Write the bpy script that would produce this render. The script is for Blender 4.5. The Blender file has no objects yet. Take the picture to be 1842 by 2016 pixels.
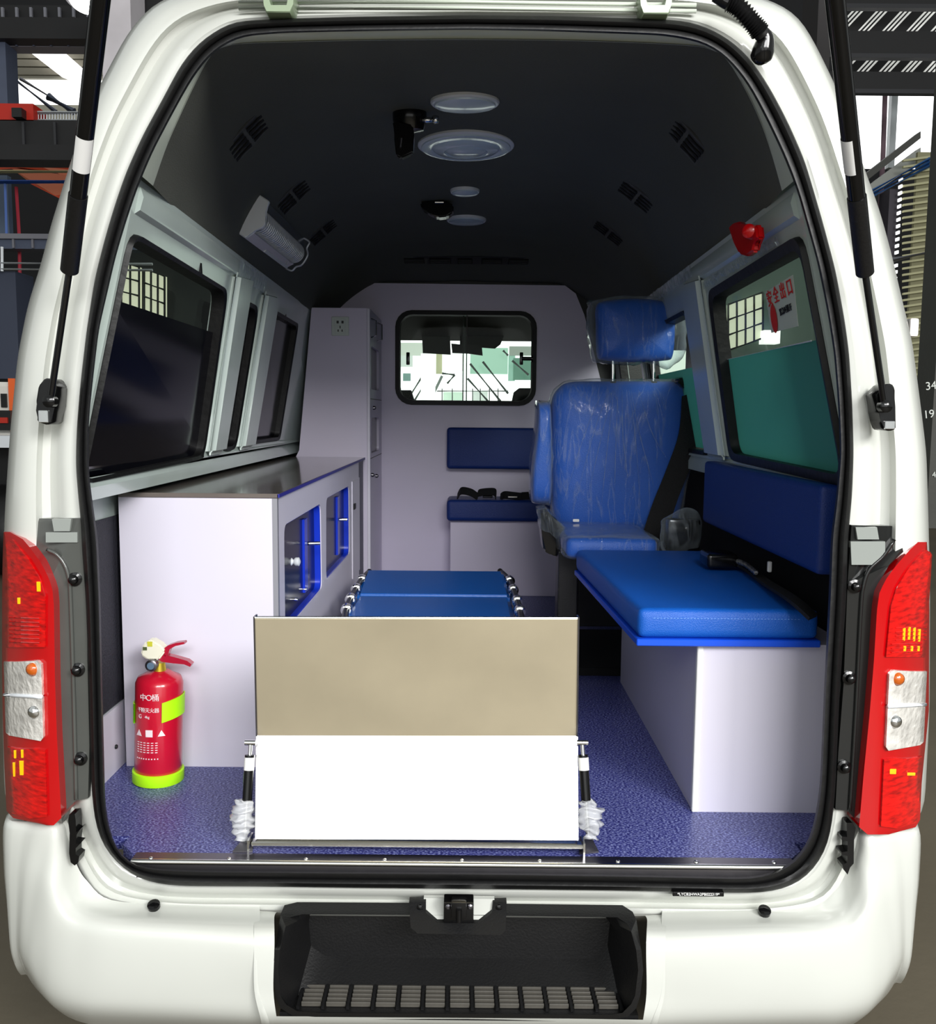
import bpy, bmesh, math, random
from mathutils import Vector, Matrix, geometry
from mathutils.bvhtree import BVHTree
random.seed(7)
SC = bpy.context.scene
COL = SC.collection
PI = math.pi
# ------------------------------------------------------------------ camera
F = 1845.0; IW, IH = 1842, 2016
CAM = Vector((0, -1.85, 1.54))
_phi = math.radians(.5)
_d = Vector((4/F, 196/F, -1)).normalized()
_x = Vector((math.cos(_phi), -math.sin(_phi), 0)); _x = (_x - _d*_x.dot(_d)).normalized()
_z = _x.cross(_d)
RM = Matrix((_x, _d, _z))          # camera axes -> world
cam_d = bpy.data.cameras.new('camera'); cam = bpy.data.objects.new('camera', cam_d); COL.objects.link(cam)
cam_d.sensor_fit = 'HORIZONTAL'; cam_d.sensor_width = 36; cam_d.lens = 36*F/IW
cam_d.clip_start = .02; cam_d.clip_end = 200
cam.matrix_world = Matrix.Translation(CAM) @ RM.to_4x4()
SC.camera = cam
# ------------------------------------------------------------------ world, lights, exposure
w = bpy.data.worlds.new('workshop_light'); SC.world = w; w.use_nodes = True
w.node_tree.nodes['Background'].inputs[0].default_value = (.95, 1.0, .98, 1)
w.node_tree.nodes['Background'].inputs[1].default_value = .42
SC.view_settings.view_transform = 'Standard'; SC.view_settings.look = 'None'
SC.view_settings.exposure = .34; SC.view_settings.gamma = 1; SC.view_settings.use_curve_mapping = False
def area(name, loc, tgt, sx, sy, power, col=(1, 1, 1)):
    l = bpy.data.lights.new(name, 'AREA'); l.shape = 'RECTANGLE'; l.size = sx; l.size_y = sy
    l.energy = power; l.color = col
    o = bpy.data.objects.new(name, l); COL.objects.link(o); o.location = loc
    o.rotation_euler = (Vector(tgt)-Vector(loc)).to_track_quat('-Z', 'Y').to_euler()
    return o
area('skylight_right', (3.9, -5.6, 4.4), (0, .4, 1.1), 2.4, 2.0, 420, (1, .99, .97))
area('skylight_left', (-3.2, -6.0, 4.6), (0, 0, 1.3), 3.0, 2.0, 20, (.95, .98, 1))
area('doorway_fill', (0, -9.0, 2.4), (0, 0, 1.2), 9, 3.4, 95, (1, 1, 1))  # unseen fill light, sized so the lower ramp panel reflects white
area('high_windows', (1.2, -8.0, 4.9), (0, 0, 1.2), 4, 1.8, 430, (1, 1, 1))

# ------------------------------------------------------------------ helpers
def ray(px, py): return RM @ Vector(((px-IW/2)/F, (IH/2-py)/F, -1))
def U(px, py, Y=None, X=None, Z=None, P=None):
    r = ray(px, py)
    if P is not None: t = (P[0]-CAM).dot(P[1])/r.dot(P[1])
    elif Y is not None: t = (Y-CAM[1])/r[1]
    elif X is not None: t = (X-CAM[0])/r[0]
    else: t = (Z-CAM[2])/r[2]
    return CAM + r*t
ZF = U(921, 1700, Y=0)[2]
CX = -.01

def S(h):
    h = h.lstrip('#'); c = [int(h[i:i+2], 16)/255 for i in (0, 2, 4)]
    return tuple(v/12.92 if v <= .04045 else ((v+.055)/1.055)**2.4 for v in c)+(1,)
MATS = {}
def mat(name, col, rough=.5, metal=0, bump=0, bscale=60, var=0, vscale=8, trans=0, emit=0, coat=0, spec=.5, alpha=1, ior=1.45, dirt=None, stretch=None):
    if name in MATS: return MATS[name]
    m = bpy.data.materials.new(name); m.use_nodes = True; MATS[name] = m
    nt = m.node_tree; b = nt.nodes['Principled BSDF']; N = nt.nodes.new; L = nt.links.new
    c = S(col) if isinstance(col, str) else col
    b.inputs['Base Color'].default_value = c
    b.inputs['Roughness'].default_value = rough; b.inputs['Metallic'].default_value = metal
    b.inputs['Coat Weight'].default_value = coat; b.inputs['Coat Roughness'].default_value = .08
    b.inputs['Specular IOR Level'].default_value = spec
    b.inputs['IOR'].default_value = ior
    b.inputs['Transmission Weight'].default_value = trans; b.inputs['Alpha'].default_value = alpha
    if emit:
        b.inputs['Emission Color'].default_value = c; b.inputs['Emission Strength'].default_value = emit
    tc = N('ShaderNodeTexCoord'); mp = N('ShaderNodeMapping'); L(tc.outputs['Object'], mp.inputs[0])
    if stretch: mp.inputs['Scale'].default_value = stretch
    if var:
        n = N('ShaderNodeTexNoise'); n.inputs['Scale'].default_value = vscale; n.inputs['Detail'].default_value = 4
        L(mp.outputs[0], n.inputs['Vector'])
        r = N('ShaderNodeValToRGB'); r.color_ramp.elements[0].position = .3; r.color_ramp.elements[1].position = .7
        r.color_ramp.elements[0].color = tuple(v*(1-var) for v in c[:3])+(1,)
        r.color_ramp.elements[1].color = (S(dirt) if dirt else tuple(min(1, v*(1+var)) for v in c[:3])+(1,))
        L(n.outputs[0], r.inputs[0]); L(r.outputs[0], b.inputs['Base Color'])
    if bump:
        n2 = N('ShaderNodeTexNoise'); n2.inputs['Scale'].default_value = bscale; n2.inputs['Detail'].default_value = 3
        L(mp.outputs[0], n2.inputs['Vector'])
        bp = N('ShaderNodeBump'); bp.inputs['Strength'].default_value = bump; bp.inputs['Distance'].default_value = .01
        L(n2.outputs[0], bp.inputs['Height']); L(bp.outputs[0], b.inputs['Normal'])
    return m

PAINT = mat('white_van_paint', '#C6C8C2', .22, coat=.6, var=.02, vscale=3)
JAMB = mat('pale_green_jamb_paint', '#CDD6C8', .3, coat=.4, var=.03, vscale=5)
RUBBER = mat('black_rubber', '#0A0A0B', .5, bump=.15, bscale=40)
BLKPL = mat('black_plastic', '#121213', .42, bump=.1, bscale=200)
BLKGL = mat('black_gloss', '#0B0B0C', .15)
REFLPL = mat('gutter_plastic_reflection', '#4A4C49', .22, var=.12, vscale=6, coat=.4)  # left gutter: its bright reflection is put into a lighter grey
DARKPL = mat('dark_plastic_gutter', '#1B1C1C', .25, coat=.3)
WALLP = mat('inner_wall_paint', '#BECBC6', .26, coat=.5, var=.05, vscale=4)
LINER = mat('ceiling_liner', '#575952', .85, bump=.2, bscale=300, var=.06, vscale=3)
LAM = mat('white_laminate', '#D9D5E3', .3, var=.02, vscale=2)
LAMF = mat('front_partition_laminate', '#D6CEE2', .35, var=.03, vscale=2)
EDGE = mat('grey_edge_band', '#8D8D94', .3)
BLUE = mat('blue_vinyl', '#1058B8', .42, bump=.25, bscale=450, var=.05, vscale=3)
NAVY = mat('deep_blue_vinyl', '#0A2C74', .45, bump=.25, bscale=450)
CHAIRB = mat('chair_blue_vinyl', '#1258B8', .45, bump=.2, bscale=300, var=.08, vscale=5)
STEEL = mat('stainless_steel', '#D8D8D4', .2, 1, bump=.02, bscale=10)
CHROME = mat('chrome', '#EDEDED', .12, 1)
DKSTEEL = mat('brushed_dark_steel', '#77757A', .35, 1)
SOCKET = mat('socket_white_plastic', '#CBD3CC', .35)
WHITEPL = mat('white_plastic', '#DDE1E6', .35)
LBL = mat('white_label', '#E8E8E6', .5)
RED = mat('red_plastic', '#C4060C', .3, coat=.5)

def add(bm_or, name, m, parent=None, label=None, cat=None, group=None, kind=None, smooth=False):
    """link a bmesh / (verts,faces) as ONE mesh object, world coords in, origin moved to its base"""
    me = bpy.data.meshes.new(name)
    if isinstance(bm_or, tuple): me.from_pydata([tuple(v) for v in bm_or[0]], [], bm_or[1])
    else:
        bmesh.ops.recalc_face_normals(bm_or, faces=bm_or.faces) if getattr(bm_or, 'fixn', True) is True else None
        bm_or.to_mesh(me); bm_or.free()
    if isinstance(m, (list, tuple)):
        for q in m: me.materials.append(q)
    else: me.materials.append(m)
    if me.vertices:
        xs = [v.co.x for v in me.vertices]; ys = [v.co.y for v in me.vertices]; zs = [v.co.z for v in me.vertices]
        o0 = Vector(((min(xs)+max(xs))/2, (min(ys)+max(ys))/2, min(zs)))
    else: o0 = Vector()
    me.transform(Matrix.Translation(-o0))
    if smooth:
        me.shade_smooth()
        if smooth is not True: me.set_sharp_from_angle(angle=math.radians(smooth))
    o = bpy.data.objects.new(name, me); COL.objects.link(o)
    if parent is not None:
        o.parent = parent; o.location = o0 - wloc(parent)
    else: o.location = o0
    tag(o, label, cat, group, kind)
    return o
def wloc(o):
    v = Vector(o.location)
    while o.parent: o = o.parent; v += Vector(o.location)
    return v
def tag(o, label=None, cat=None, group=None, kind=None):
    if label: o['label'] = label
    if cat: o['category'] = cat
    if group: o['group'] = group
    if kind: o['kind'] = kind
def thing(name, label, cat, loc=(0, 0, 0), group=None):
    o = bpy.data.objects.new(name, None); COL.objects.link(o); o.location = loc; o.empty_display_size = .05
    tag(o, label, cat, group); return o
def copy_at(o, world, parent=None):
    c = o.copy(); COL.objects.link(c)
    if parent: c.parent = parent; c.location = Vector(world)-wloc(parent)
    else: c.location = world
    return c
# --- bmesh builders (all append to a bmesh) ---
def NB(): return bmesh.new()
def box(bm, a, b, bev=0, seg=2, M=None):
    a = Vector(a); b = Vector(b)
    r = bmesh.ops.create_cube(bm, size=1)
    vs = r['verts']
    for v in vs: v.co = Vector(((a.x+b.x)/2+v.co.x*abs(b.x-a.x), (a.y+b.y)/2+v.co.y*abs(b.y-a.y), (a.z+b.z)/2+v.co.z*abs(b.z-a.z)))
    if bev:
        es = list({e for v in vs for e in v.link_edges})
        rr = bmesh.ops.bevel(bm, geom=es, offset=bev, segments=seg, affect='EDGES', profile=.6)
        vs = list({v for f in rr['faces'] for v in f.verts} | {v for v in vs if v.is_valid})
    if M is not None:
        for v in vs: v.co = M @ v.co
    return vs
def frame(d):
    d = d.normalized(); up = Vector((0, 0, 1)) if abs(d.z) < .9 else Vector((0, 1, 0))
    a = d.cross(up).normalized(); return a, a.cross(d).normalized()
def cyl(bm, p, q, r0, r1=None, seg=16, caps=True):
    p = Vector(p); q = Vector(q); r1 = r0 if r1 is None else r1
    a, b = frame(q-p); A = []; B = []
    for i in range(seg):
        t = 2*PI*i/seg; u = a*math.cos(t)+b*math.sin(t)
        A.append(bm.verts.new(p+u*r0)); B.append(bm.verts.new(q+u*r1))
    for i in range(seg): bm.faces.new((A[i], A[(i+1) % seg], B[(i+1) % seg], B[i]))
    if caps: bm.faces.new(A[::-1]); bm.faces.new(B)
def revolve(bm, p, axis, prof, seg=24):
    """prof: list of (distance along axis, radius)"""
    p = Vector(p); ax = Vector(axis).normalized(); a, b = frame(ax); rings = []
    for d, r in prof:
        rings.append([bm.verts.new(p+ax*d+(a*math.cos(2*PI*i/seg)+b*math.sin(2*PI*i/seg))*max(r, 1e-5)) for i in range(seg)])
    for R0, R1 in zip(rings, rings[1:]):
        for i in range(seg): bm.faces.new((R0[i], R0[(i+1) % seg], R1[(i+1) % seg], R1[i]))
    bm.faces.new(rings[0][::-1]); bm.faces.new(rings[-1])
def tube(bm, pts, r, seg=10, closed=False, rad=None):
    pts = [Vector(p) for p in pts]; n = len(pts); rings = []; pa = None
    for i, p in enumerate(pts):
        t = (pts[(i+1) % n]-pts[i-1]) if closed or 0 < i < n-1 else (pts[1]-pts[0] if i == 0 else pts[-1]-pts[-2])
        t.normalize()
        if pa is None: a, b = frame(t)
        else:
            a = (pa-t*pa.dot(t)).normalized(); b = a.cross(t).normalized()*-1; b = t.cross(a)
        pa = a; rr = rad[i] if rad else r
        rings.append([bm.verts.new(p+(a*math.cos(2*PI*k/seg)+b*math.sin(2*PI*k/seg))*rr) for k in range(seg)])
    m = n if closed else n-1
    for i in range(m):
        R0 = rings[i]; R1 = rings[(i+1) % n]
        for k in range(seg): bm.faces.new((R0[k], R0[(k+1) % seg], R1[(k+1) % seg], R1[k]))
    if not closed: bm.faces.new(rings[0][::-1]); bm.faces.new(rings[-1])
def smooth_pts(P, n=6, closed=False):
    P = [Vector(p) for p in P]; out = []; N = len(P); m = N if closed else N-1
    for i in range(m):
        if closed: a, b, c, d = P[i-1], P[i], P[(i+1) % N], P[(i+2) % N]
        else: a, b, c, d = P[max(i-1, 0)], P[i], P[i+1], P[min(i+2, N-1)]
        for k in range(n):
            t = k/n
            out.append(.5*((2*b)+(c-a)*t+(2*a-5*b+4*c-d)*t*t+(3*b-a-3*c+d)*t**3))
    if not closed: out.append(P[-1])
    return out
def loft(bm, rings, closed=True, caps=False):
    V = [[bm.verts.new(p) for p in R] for R in rings]; n = len(V[0])
    for A, B in zip(V, V[1:]):
        for i in range(n if closed else n-1):
            j = (i+1) % n
            try: bm.faces.new((A[i], A[j], B[j], B[i]))
            except ValueError: pass
    if caps: bm.faces.new(V[0][::-1]); bm.faces.new(V[-1])
    return V
def prism(bm, pts, ext):
    """polygon (world points) extruded by vector ext"""
    ext = Vector(ext); A = [bm.verts.new(p) for p in pts]; B = [bm.verts.new(Vector(p)+ext) for p in pts]
    n = len(A)
    for i in range(n): bm.faces.new((A[i], A[(i+1) % n], B[(i+1) % n], B[i]))
    bm.faces.new(A[::-1]); bm.faces.new(B)
def rrect(x0, y0, x1, y1, r, n=5):
    o = []
    for cx, cy, a0 in ((x1-r, y1-r, 0), (x0+r, y1-r, 90), (x0+r, y0+r, 180), (x1-r, y0+r, 270)):
        for k in range(n+1):
            a = math.radians(a0+90*k/n); o.append((cx+r*math.cos(a), cy+r*math.sin(a)))
    return o
def round_poly(P, r, n=4):
    """round corners of 2d polygon"""
    out = []; N = len(P)
    for i in range(N):
        p = Vector(P[i]); a = Vector(P[i-1])-p; b = Vector(P[(i+1) % N])-p
        rr = min(r, a.length*.45, b.length*.45); A = p+a.normalized()*rr; B = p+b.normalized()*rr
        for k in range(n+1):
            t = k/n; out.append(tuple(A*(1-t)**2+p*2*t*(1-t)+B*t*t))
    return out
def holed(bm, outer, holes, to3, ext):
    """plate with holes: 2d loops, to3 maps (u,v)->Vector, ext = thickness vector"""
    loops = [outer]+holes
    tris = geometry.tessellate_polygon([[Vector((u, v, 0)) for u, v in L] for L in loops])
    flat = [p for L in loops for p in L]
    A = [bm.verts.new(to3(*p)) for p in flat]; B = [bm.verts.new(to3(*p)+Vector(ext)) for p in flat]
    for t in tris:
        try: bm.faces.new([A[i] for i in t]); bm.faces.new([B[i] for i in t[::-1]])
        except ValueError: pass
    k = 0
    for L in loops:
        n = len(L)
        for i in range(n):
            bm.faces.new((A[k+i], A[k+(i+1) % n], B[k+(i+1) % n], B[k+i]))
        k += n
def text(name, s, loc, xdir, updir, size, m, parent, label=None, ext=.0006, cat=None):
    c = bpy.data.curves.new(name, 'FONT'); c.body = s; c.size = size; c.align_x = 'CENTER'; c.align_y = 'CENTER'; c.extrude = ext
    o = bpy.data.objects.new(name, c); COL.objects.link(o)
    dg = bpy.context.evaluated_depsgraph_get(); me = bpy.data.meshes.new_from_object(o.evaluated_get(dg))
    bpy.data.objects.remove(o)
    X = Vector(xdir).normalized(); Z = X.cross(Vector(updir)).normalized(); Yv = Z.cross(X)
    Mx = Matrix((X, Yv, Z)).transposed().to_4x4(); Mx.translation = Vector(loc)
    me.transform(Mx); me.materials.clear(); me.materials.append(m)
    o0 = Vector(loc); me.transform(Matrix.Translation(-o0))
    o = bpy.data.objects.new(name, me); COL.objects.link(o)
    if parent is not None: o.parent = parent; o.location = o0-wloc(parent)
    else: o.location = o0
    tag(o, label, cat); return o

# ------------------------------------------------------------------ van: rear frame rings
CEN = (921, 900)
SEAL_O = [(921,30),(700,33),(560,37),(456,42),(395,80),(357,125),(323,190),(281,266),(247,342),(224,410),(205,475),(186,551),(170,654),(158,758),(151,845),(149,914),(153,966),(160,1036),(161,1073),(169,1183),(176,1367),(180,1550),(187,1624),(206,1672),(239,1708),(279,1734),(340,1744),(500,1745),(700,1748),(921,1750),(1200,1753),(1400,1757),(1496,1758),(1548,1750),(1590,1725),(1625,1677),(1637,1628),(1644,1551),(1652,1367),(1665,1184),(1669,1060),(1677,973),(1680,891),(1677,793),(1671,695),(1662,629),(1644,531),(1618,433),(1583,314),(1549,237),(1514,171),(1479,118),(1444,84),(1416,66),(1381,49),(1339,40),(1270,37),(1100,32)]
SEAL_I = [(921,59),(700,62),(560,65),(471,72),(418,103),(380,152),(342,220),(300,300),(270,372),(247,441),(228,505),(213,570),(195,647),(184,740),(175,827),(175,932),(184,1001),(193,1060),(198,1183),(202,1367),(206,1514),(207,1587),(220,1653),(243,1694),(280,1709),(400,1713),(600,1715),(921,1717),(1200,1721),(1400,1725),(1479,1727),(1531,1715),(1569,1690),(1597,1645),(1604,1607),(1613,1551),(1621,1367),(1630,1184),(1635,1055),(1644,989),(1653,891),(1649,793),(1641,695),(1628,613),(1608,515),(1569,376),(1542,307),(1507,233),(1472,167),(1437,122),(1409,98),(1374,82),(1305,70),(1200,66),(1050,61)]
SIL = [(921,-45),(500,-35),(345,-12),(296,12),(251,65),(205,152),(180,200),(144,304),(126,361),(98,451),(82,516),(55,600),(35,700),(20,850),(10,1000),(5,1150),(5,1400),(10,1600),(90,1640),(140,1700),(175,1785),(350,1805),(921,1810),(1480,1815),(1655,1800),(1690,1715),(1735,1650),(1818,1615),(1829,1400),(1830,1150),(1827,1022),(1823,891),(1811,793),(1795,672),(1769,564),(1754,498),(1730,411),(1698,324),(1650,181),(1601,80),(1569,28),(1520,2),(1450,-20),(1200,-38)]
def radial(poly, N):
    """distance from CEN to closed polyline for N angles"""
    out = []
    P = [(x-CEN[0], y-CEN[1]) for x, y in poly]; n = len(P)
    for k in range(N):
        a = 2*PI*k/N; dx, dy = math.cos(a), math.sin(a); best = None
        for i in range(n):
            x1, y1 = P[i]; x2, y2 = P[(i+1) % n]; ex, ey = x2-x1, y2-y1
            den = dx*ey-dy*ex
            if abs(den) < 1e-9: continue
            t = (x1*ey-y1*ex)/den; s = (x1*dy-y1*dx)/den
            if t > 0 and -1e-9 <= s <= 1+1e-9: best = t if best is None else max(best, t)
        out.append(best)
    for _ in range(3): out = [(out[i-1]+2*out[i]+out[(i+1) % N])/4 for i in range(N)]
    return out
NR = 360
RO, RI, RS = radial(SEAL_O, NR), radial(SEAL_I, NR), radial(SIL, NR)
def ring(R, Y, dr=0):
    return [U(CEN[0]+math.cos(2*PI*k/NR)*(R[k]+dr), CEN[1]+math.sin(2*PI*k/NR)*(R[k]+dr), Y=(Y[k] if isinstance(Y, list) else Y)) for k in range(NR)]
def mix(t): return [RS[k]*(1-t)+RO[k]*t for k in range(NR)]
van = thing('van', 'white high-roof ambulance van seen through its open rear doorway', 'van', (CX, 1.6, 0))
# angle-dependent depth for channel: strongest on the sides / top
bm = NB()
S0 = ring(RS, .13)
side_ang = [abs(math.cos(2*PI*k/NR)) for k in range(NR)]
rings = [ring(RS, .16), ring(RS, .10), ring(mix(.06), .062), ring(mix(.16), .032), ring(mix(.30), .018), ring(mix(.42), .018), ring(mix(.50), .038), ring(mix(.62), .046), ring(mix(.72), .030), ring(mix(.80), .012), ring(mix(.93), .008), ring(mix(1.0), .012), ring(RI, .012, 6), ring(RI, .012), ring(RI, .045), ring(mix(.75), .07), ring(mix(.2), .10)]
loft(bm, rings)
add(bm, 'rear_frame', PAINT, van, smooth=50)
# weatherstrip
bm = NB()
mid = [(RO[k]+RI[k])/2 for k in range(NR)]
hw = [(RO[k]-RI[k])/2 for k in range(NR)]
prof = [(1, .010), (1, -.006), (.86, -.016), (.5, -.022), (.1, -.018), (-.1, -.010), (-.4, -.018), (-.75, -.018), (-1, -.004), (-1, .02)]
loft(bm, [ring([mid[k]+hw[k]*a for k in range(NR)], y) for a, y in prof])
add(bm, 'weatherstrip', RUBBER, van, smooth=60)
# roof outside, body side lower and tailgate
bm = NB()
RB = ring(RS, .16)
def backs(ks):
    A = [RB[k % NR] for k in ks]; Bq = [Vector((p.x*1.03+(-.0), 3.6, p.z)) for p in A]
    return [A, [a.lerp(b, .5)+Vector((0, 0, .0)) for a, b in zip(A, Bq)], Bq]
kt = [k for k in range(NR) if RB[k].z > 2.02]
ks = sorted(kt); loft(bm, backs(ks), closed=False)
add(bm, 'roof_skin', PAINT, van, smooth=True)
for s in (0, 1):
    bm = NB()
    kk = [k for k in range(NR) if .75 < RB[k].z < 1.40 and (RB[k].x < 0) == (s == 0)]
    if s == 1: kk = sorted(kk, key=lambda k: RB[k].z)
    R = backs(kk)
    lo = min(range(len(kk)), key=lambda i: R[0][i].z)
    for q in R:
        e = Vector((q[lo].x*.93, q[lo].y+.02, .45)); (q.insert(0, e) if lo == 0 else q.append(e))
    loft(bm, R, closed=False); add(bm, 'body_side', PAINT, van, smooth=True)
# outer tinted glass bands
TINT = bpy.data.materials.new('tinted_glass'); TINT.use_nodes = True
nt = TINT.node_tree; nt.nodes.clear(); o_ = nt.nodes.new('ShaderNodeOutputMaterial'); mx = nt.nodes.new('ShaderNodeMixShader')
tr = nt.nodes.new('ShaderNodeBsdfTransparent'); tr.inputs[0].default_value = (.82, .86, .83, 1); gl = nt.nodes.new('ShaderNodeBsdfGlossy'); gl.inputs['Roughness'].default_value = .02
lw = nt.nodes.new('ShaderNodeLayerWeight'); lw.inputs[0].default_value = .5; pw = nt.nodes.new('ShaderNodeMath'); pw.operation = 'POWER'; pw.inputs[1].default_value = 5; ml = nt.nodes.new('ShaderNodeMath'); ml.operation = 'MULTIPLY_ADD'; ml.inputs[1].default_value = .35; ml.inputs[2].default_value = .003
nt.links.new(lw.outputs['Facing'], pw.inputs[0]); nt.links.new(pw.outputs[0], ml.inputs[0]); nt.links.new(ml.outputs[0], mx.inputs[0]); nt.links.new(tr.outputs[0], mx.inputs[1]); nt.links.new(gl.outputs[0], mx.inputs[2]); nt.links.new(mx.outputs[0], o_.inputs[0])
for s in (-1, 1):
    bm = NB()
    P = []
    for (y, z, x) in ((.2, 1.38, .955), (3.5, 1.38, .965), (3.5, 2.04, .86), (.2, 2.04, .83)):
        P.append(Vector((CX+s*x, y, z)))
    prism(bm, P, (s*.005, 0, 0)); add(bm, 'side_glass', TINT, van, label='dark tinted outer side glass')
# tailgate raised overhead
bm = NB()
tg0, tg1 = Vector((0, .02, 2.40)), Vector((0, -1.25, 2.86))
for_ = []
for (hx, t) in ((.62, 0), (.78, .2), (.88, .6), (.90, 1)):
    p = tg0.lerp(tg1, t); for_.append((hx, p))
L = [Vector((CX-h, p.y, p.z)) for h, p in for_]; R = [Vector((CX+h, p.y, p.z)) for h, p in for_]
prism(bm, L+R[::-1], (0, .02, .05)); add(bm, 'tailgate', PAINT, van, label='raised tailgate opened overhead')

# ------------------------------------------------------------------ bumper (grid mirrored about CX)
def bumper():
    # columns from centre to the left side: list of (px,py,Y)
    rows = []
    cols = []
    def col(*pts): cols.append([U(x, y, Y=Y) for x, y, Y in pts])
    #     back top      shelf front      round top       crease/step      lower mid        curl          under
    col((921,1795,.02),(921,1806,-.01),(921,1830,-.060),(921,1868,-.080),(921,1950,-.085),(921,2012,-.075),(921,2030,.02))
    col((545,1795,.02),(540,1804,-.01),(540,1830,-.065),(540,1868,-.085),(538,1950,-.09),(545,2010,-.08),(545,2030,.02))
    col((506,1785,.02),(506,1802,-.01),(506,1830,-.062),(506,1868,-.085),(510,1950,-.090),(530,2010,-.08),(530,2030,.02))
    col((500,1784,.02),(500,1801,-.01),(500,1830,-.062),(500,1868,-.085),(498,1950,-.078),(500,2006,-.060),(500,2030,.02))
    col((350,1780,.02),(350,1797,-.01),(350,1822,-.058),(350,1858,-.078),(350,1950,-.075),(350,1999,-.055),(350,2025,.02))
    col((220,1772,.02),(215,1789,-.005),(215,1812,-.048),(215,1850,-.070),(212,1950,-.068),(205,1994,-.045),(210,2020,.03))
    col((172,1735,.02),(166,1770,.000),(155,1800,-.035),(150,1838,-.055),(146,1945,-.055),(150,1990,-.030),(170,2015,.04))
    col((150,1700,.02),(140,1735,-.002),(128,1775,-.028),(118,1815,-.045),(104,1930,-.040),(108,1978,-.010),(130,2000,.06))
    col((136,1655,.022),(122,1672,-.005),(105,1720,-.025),(92,1780,-.035),(76,1905,-.020),(82,1955,.010),(100,1975,.08))
    col((128,1618,.025),(104,1630,-.005),(84,1690,-.012),(68,1760,-.015),(54,1880,.000),(60,1925,.040),(70,1945,.11))
    col((100,1616,.05),(60,1624,.020),(44,1690,.012),(38,1760,.015),(35,1860,.035),(44,1900,.08),(54,1920,.14))
    col((50,1608,.10),(13,1605,.09),(13,1690,.09),(20,1760,.095),(30,1850,.11),(42,1888,.14),(50,1900,.2))
    W = [[Vector(p) for p in c] for c in cols]
    # body side return
    W.append([Vector((p.x-.004, p.y+.35, p.z)) for p in W[-1]])
    left = W[::-1]
    full = left + [[Vector((2*CX-p.x, p.y, p.z)) for p in c] for c in W[1:]]
    # cut-out of the centre: skip central columns (step insert)
    fine = [smooth_pts(c, 5) for c in full]
    n = len(fine[0]); G = []
    rowsp = [smooth_pts([c[i] for c in fine], 5) for i in range(n)]
    ncol = len(rowsp[0])
    bm = NB(); V = [[bm.verts.new(p) for p in r] for r in rowsp]
    for i in range(n-1):
        for j in range(ncol-1):
            c = (rowsp[i][j]+rowsp[i+1][j+1])/2
            if XL < c.x < XR and c.z > ZB and i > 0: continue
            bm.faces.new((V[i][j], V[i][j+1], V[i+1][j+1], V[i+1][j]))
    return bm
XL = U(543, 1900, Y=-.08).x+.004; XR = 2*CX-XL; ZB = U(921, 2000, Y=-.08).z+.004
add(bumper(), 'bumper', PAINT, van, smooth=45)

# step insert tub (black plastic), rings from rim to the tread floor
def stepring(pts, Y): return [U(x, y, Y=Y if not callable(Y) else Y(y)) for x, y in pts]
rim_o = [(585,1776),(560,1782),(552,1800),(541,1870),(537,1910),(542,1960),(552,1985),(575,1999),(620,2002),(921,2004),(1210,2006),(1235,2002),(1252,1985),(1260,1960),(1266,1910),(1262,1870),(1252,1810),(1245,1795),(1225,1782),(921,1778)]
def ins(P, d, top=0):
    return [(x+(d if x < 921 else (-d if x > 921 else 0)), y+(top if y < 1850 else -d*.8 if y > 1960 else 0)) for x, y in P]
step = None
bm = NB()
Ys = lambda y: .012-.10*min(1, max(0, (y-1776)/60))
Ysf = lambda y: Ys(y)+.012
R1 = stepring(rim_o, Ys); R2 = stepring(ins(rim_o, 10, 24), lambda y: Ys(y)-.004)
zfl = U(921, 1915, Y=.05).z
back_top = U(921, 1800, Y=.05).z
xl, xr = U(575, 1915, Y=.05).x, U(1232, 1915, Y=.05).x
xl0, xr0 = U(562, 1985, Y=-.07).x, U(1245, 1985, Y=-.07).x
# inner wall ring: upper points go to back wall, lower points to floor front
R3 = []; R4 = []
for (x, y), p in zip(ins(rim_o, 22, 30), stepring(ins(rim_o, 22, 30), Ys)):
    t = (y-1800)/190
    R3.append(Vector((p.x*.985, p.y+.03, p.z if y < 1950 else min(p.z, zfl-.03))))
    R4.append(Vector((max(xl, min(xr, p.x*.93)), .055, max(zfl-.03, min(p.z+.02, back_top)))))
R5 = [Vector((p.x*.95, .058, zfl+.04 if p.z < (zfl+.2) else p.z-.03)) for p in R4]
loft(bm, [R1, R2, R3, R4], caps=False)
bm.faces.new([bm.verts.new(p) for p in R4])
bmesh.ops.remove_doubles(bm, verts=bm.verts, dist=1e-5)
step = add(bm, 'bumper_step', BLKPL, van, smooth=40)
# tread floor and its slats
bm = NB()
fy0, fy1 = -.080, .055
box(bm, (xl0-.01, fy0, zfl-.02), (xr0+.01, fy1, zfl-.006)); add(bm, 'tread', BLKPL, step)
SLAT = mat('scuffed_black_plastic', '#3A3937', .38, var=.5, vscale=9, dirt='#6B675F')
ncx, nry = 13, 8
xa0, xa1 = U(604, 1925, Y=.04).x, U(1204, 1925, Y=.04).x; xb0, xb1 = U(588, 1985, Y=-.06).x, U(1222, 1985, Y=-.06).x
me0 = None
for r in range(nry):
    t = (r+.5)/nry; y = .044*(1-t)-.066*t; a = xa0*(1-t)+xb0*t; b = xa1*(1-t)+xb1*t; wd = (b-a)/ncx
    for c in range(ncx):
        cxp = a+wd*(c+.5)
        if me0 is None:
            bm = NB(); box(bm, (cxp-wd*.40, y-.0028, zfl-.006), (cxp+wd*.40, y+.0028, zfl+.004), .0012, 1)
            me0 = add(bm, 'slat', SLAT, step)
        else: copy_at(me0, (cxp, y, zfl-.006), step)
bm = NB()
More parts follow.
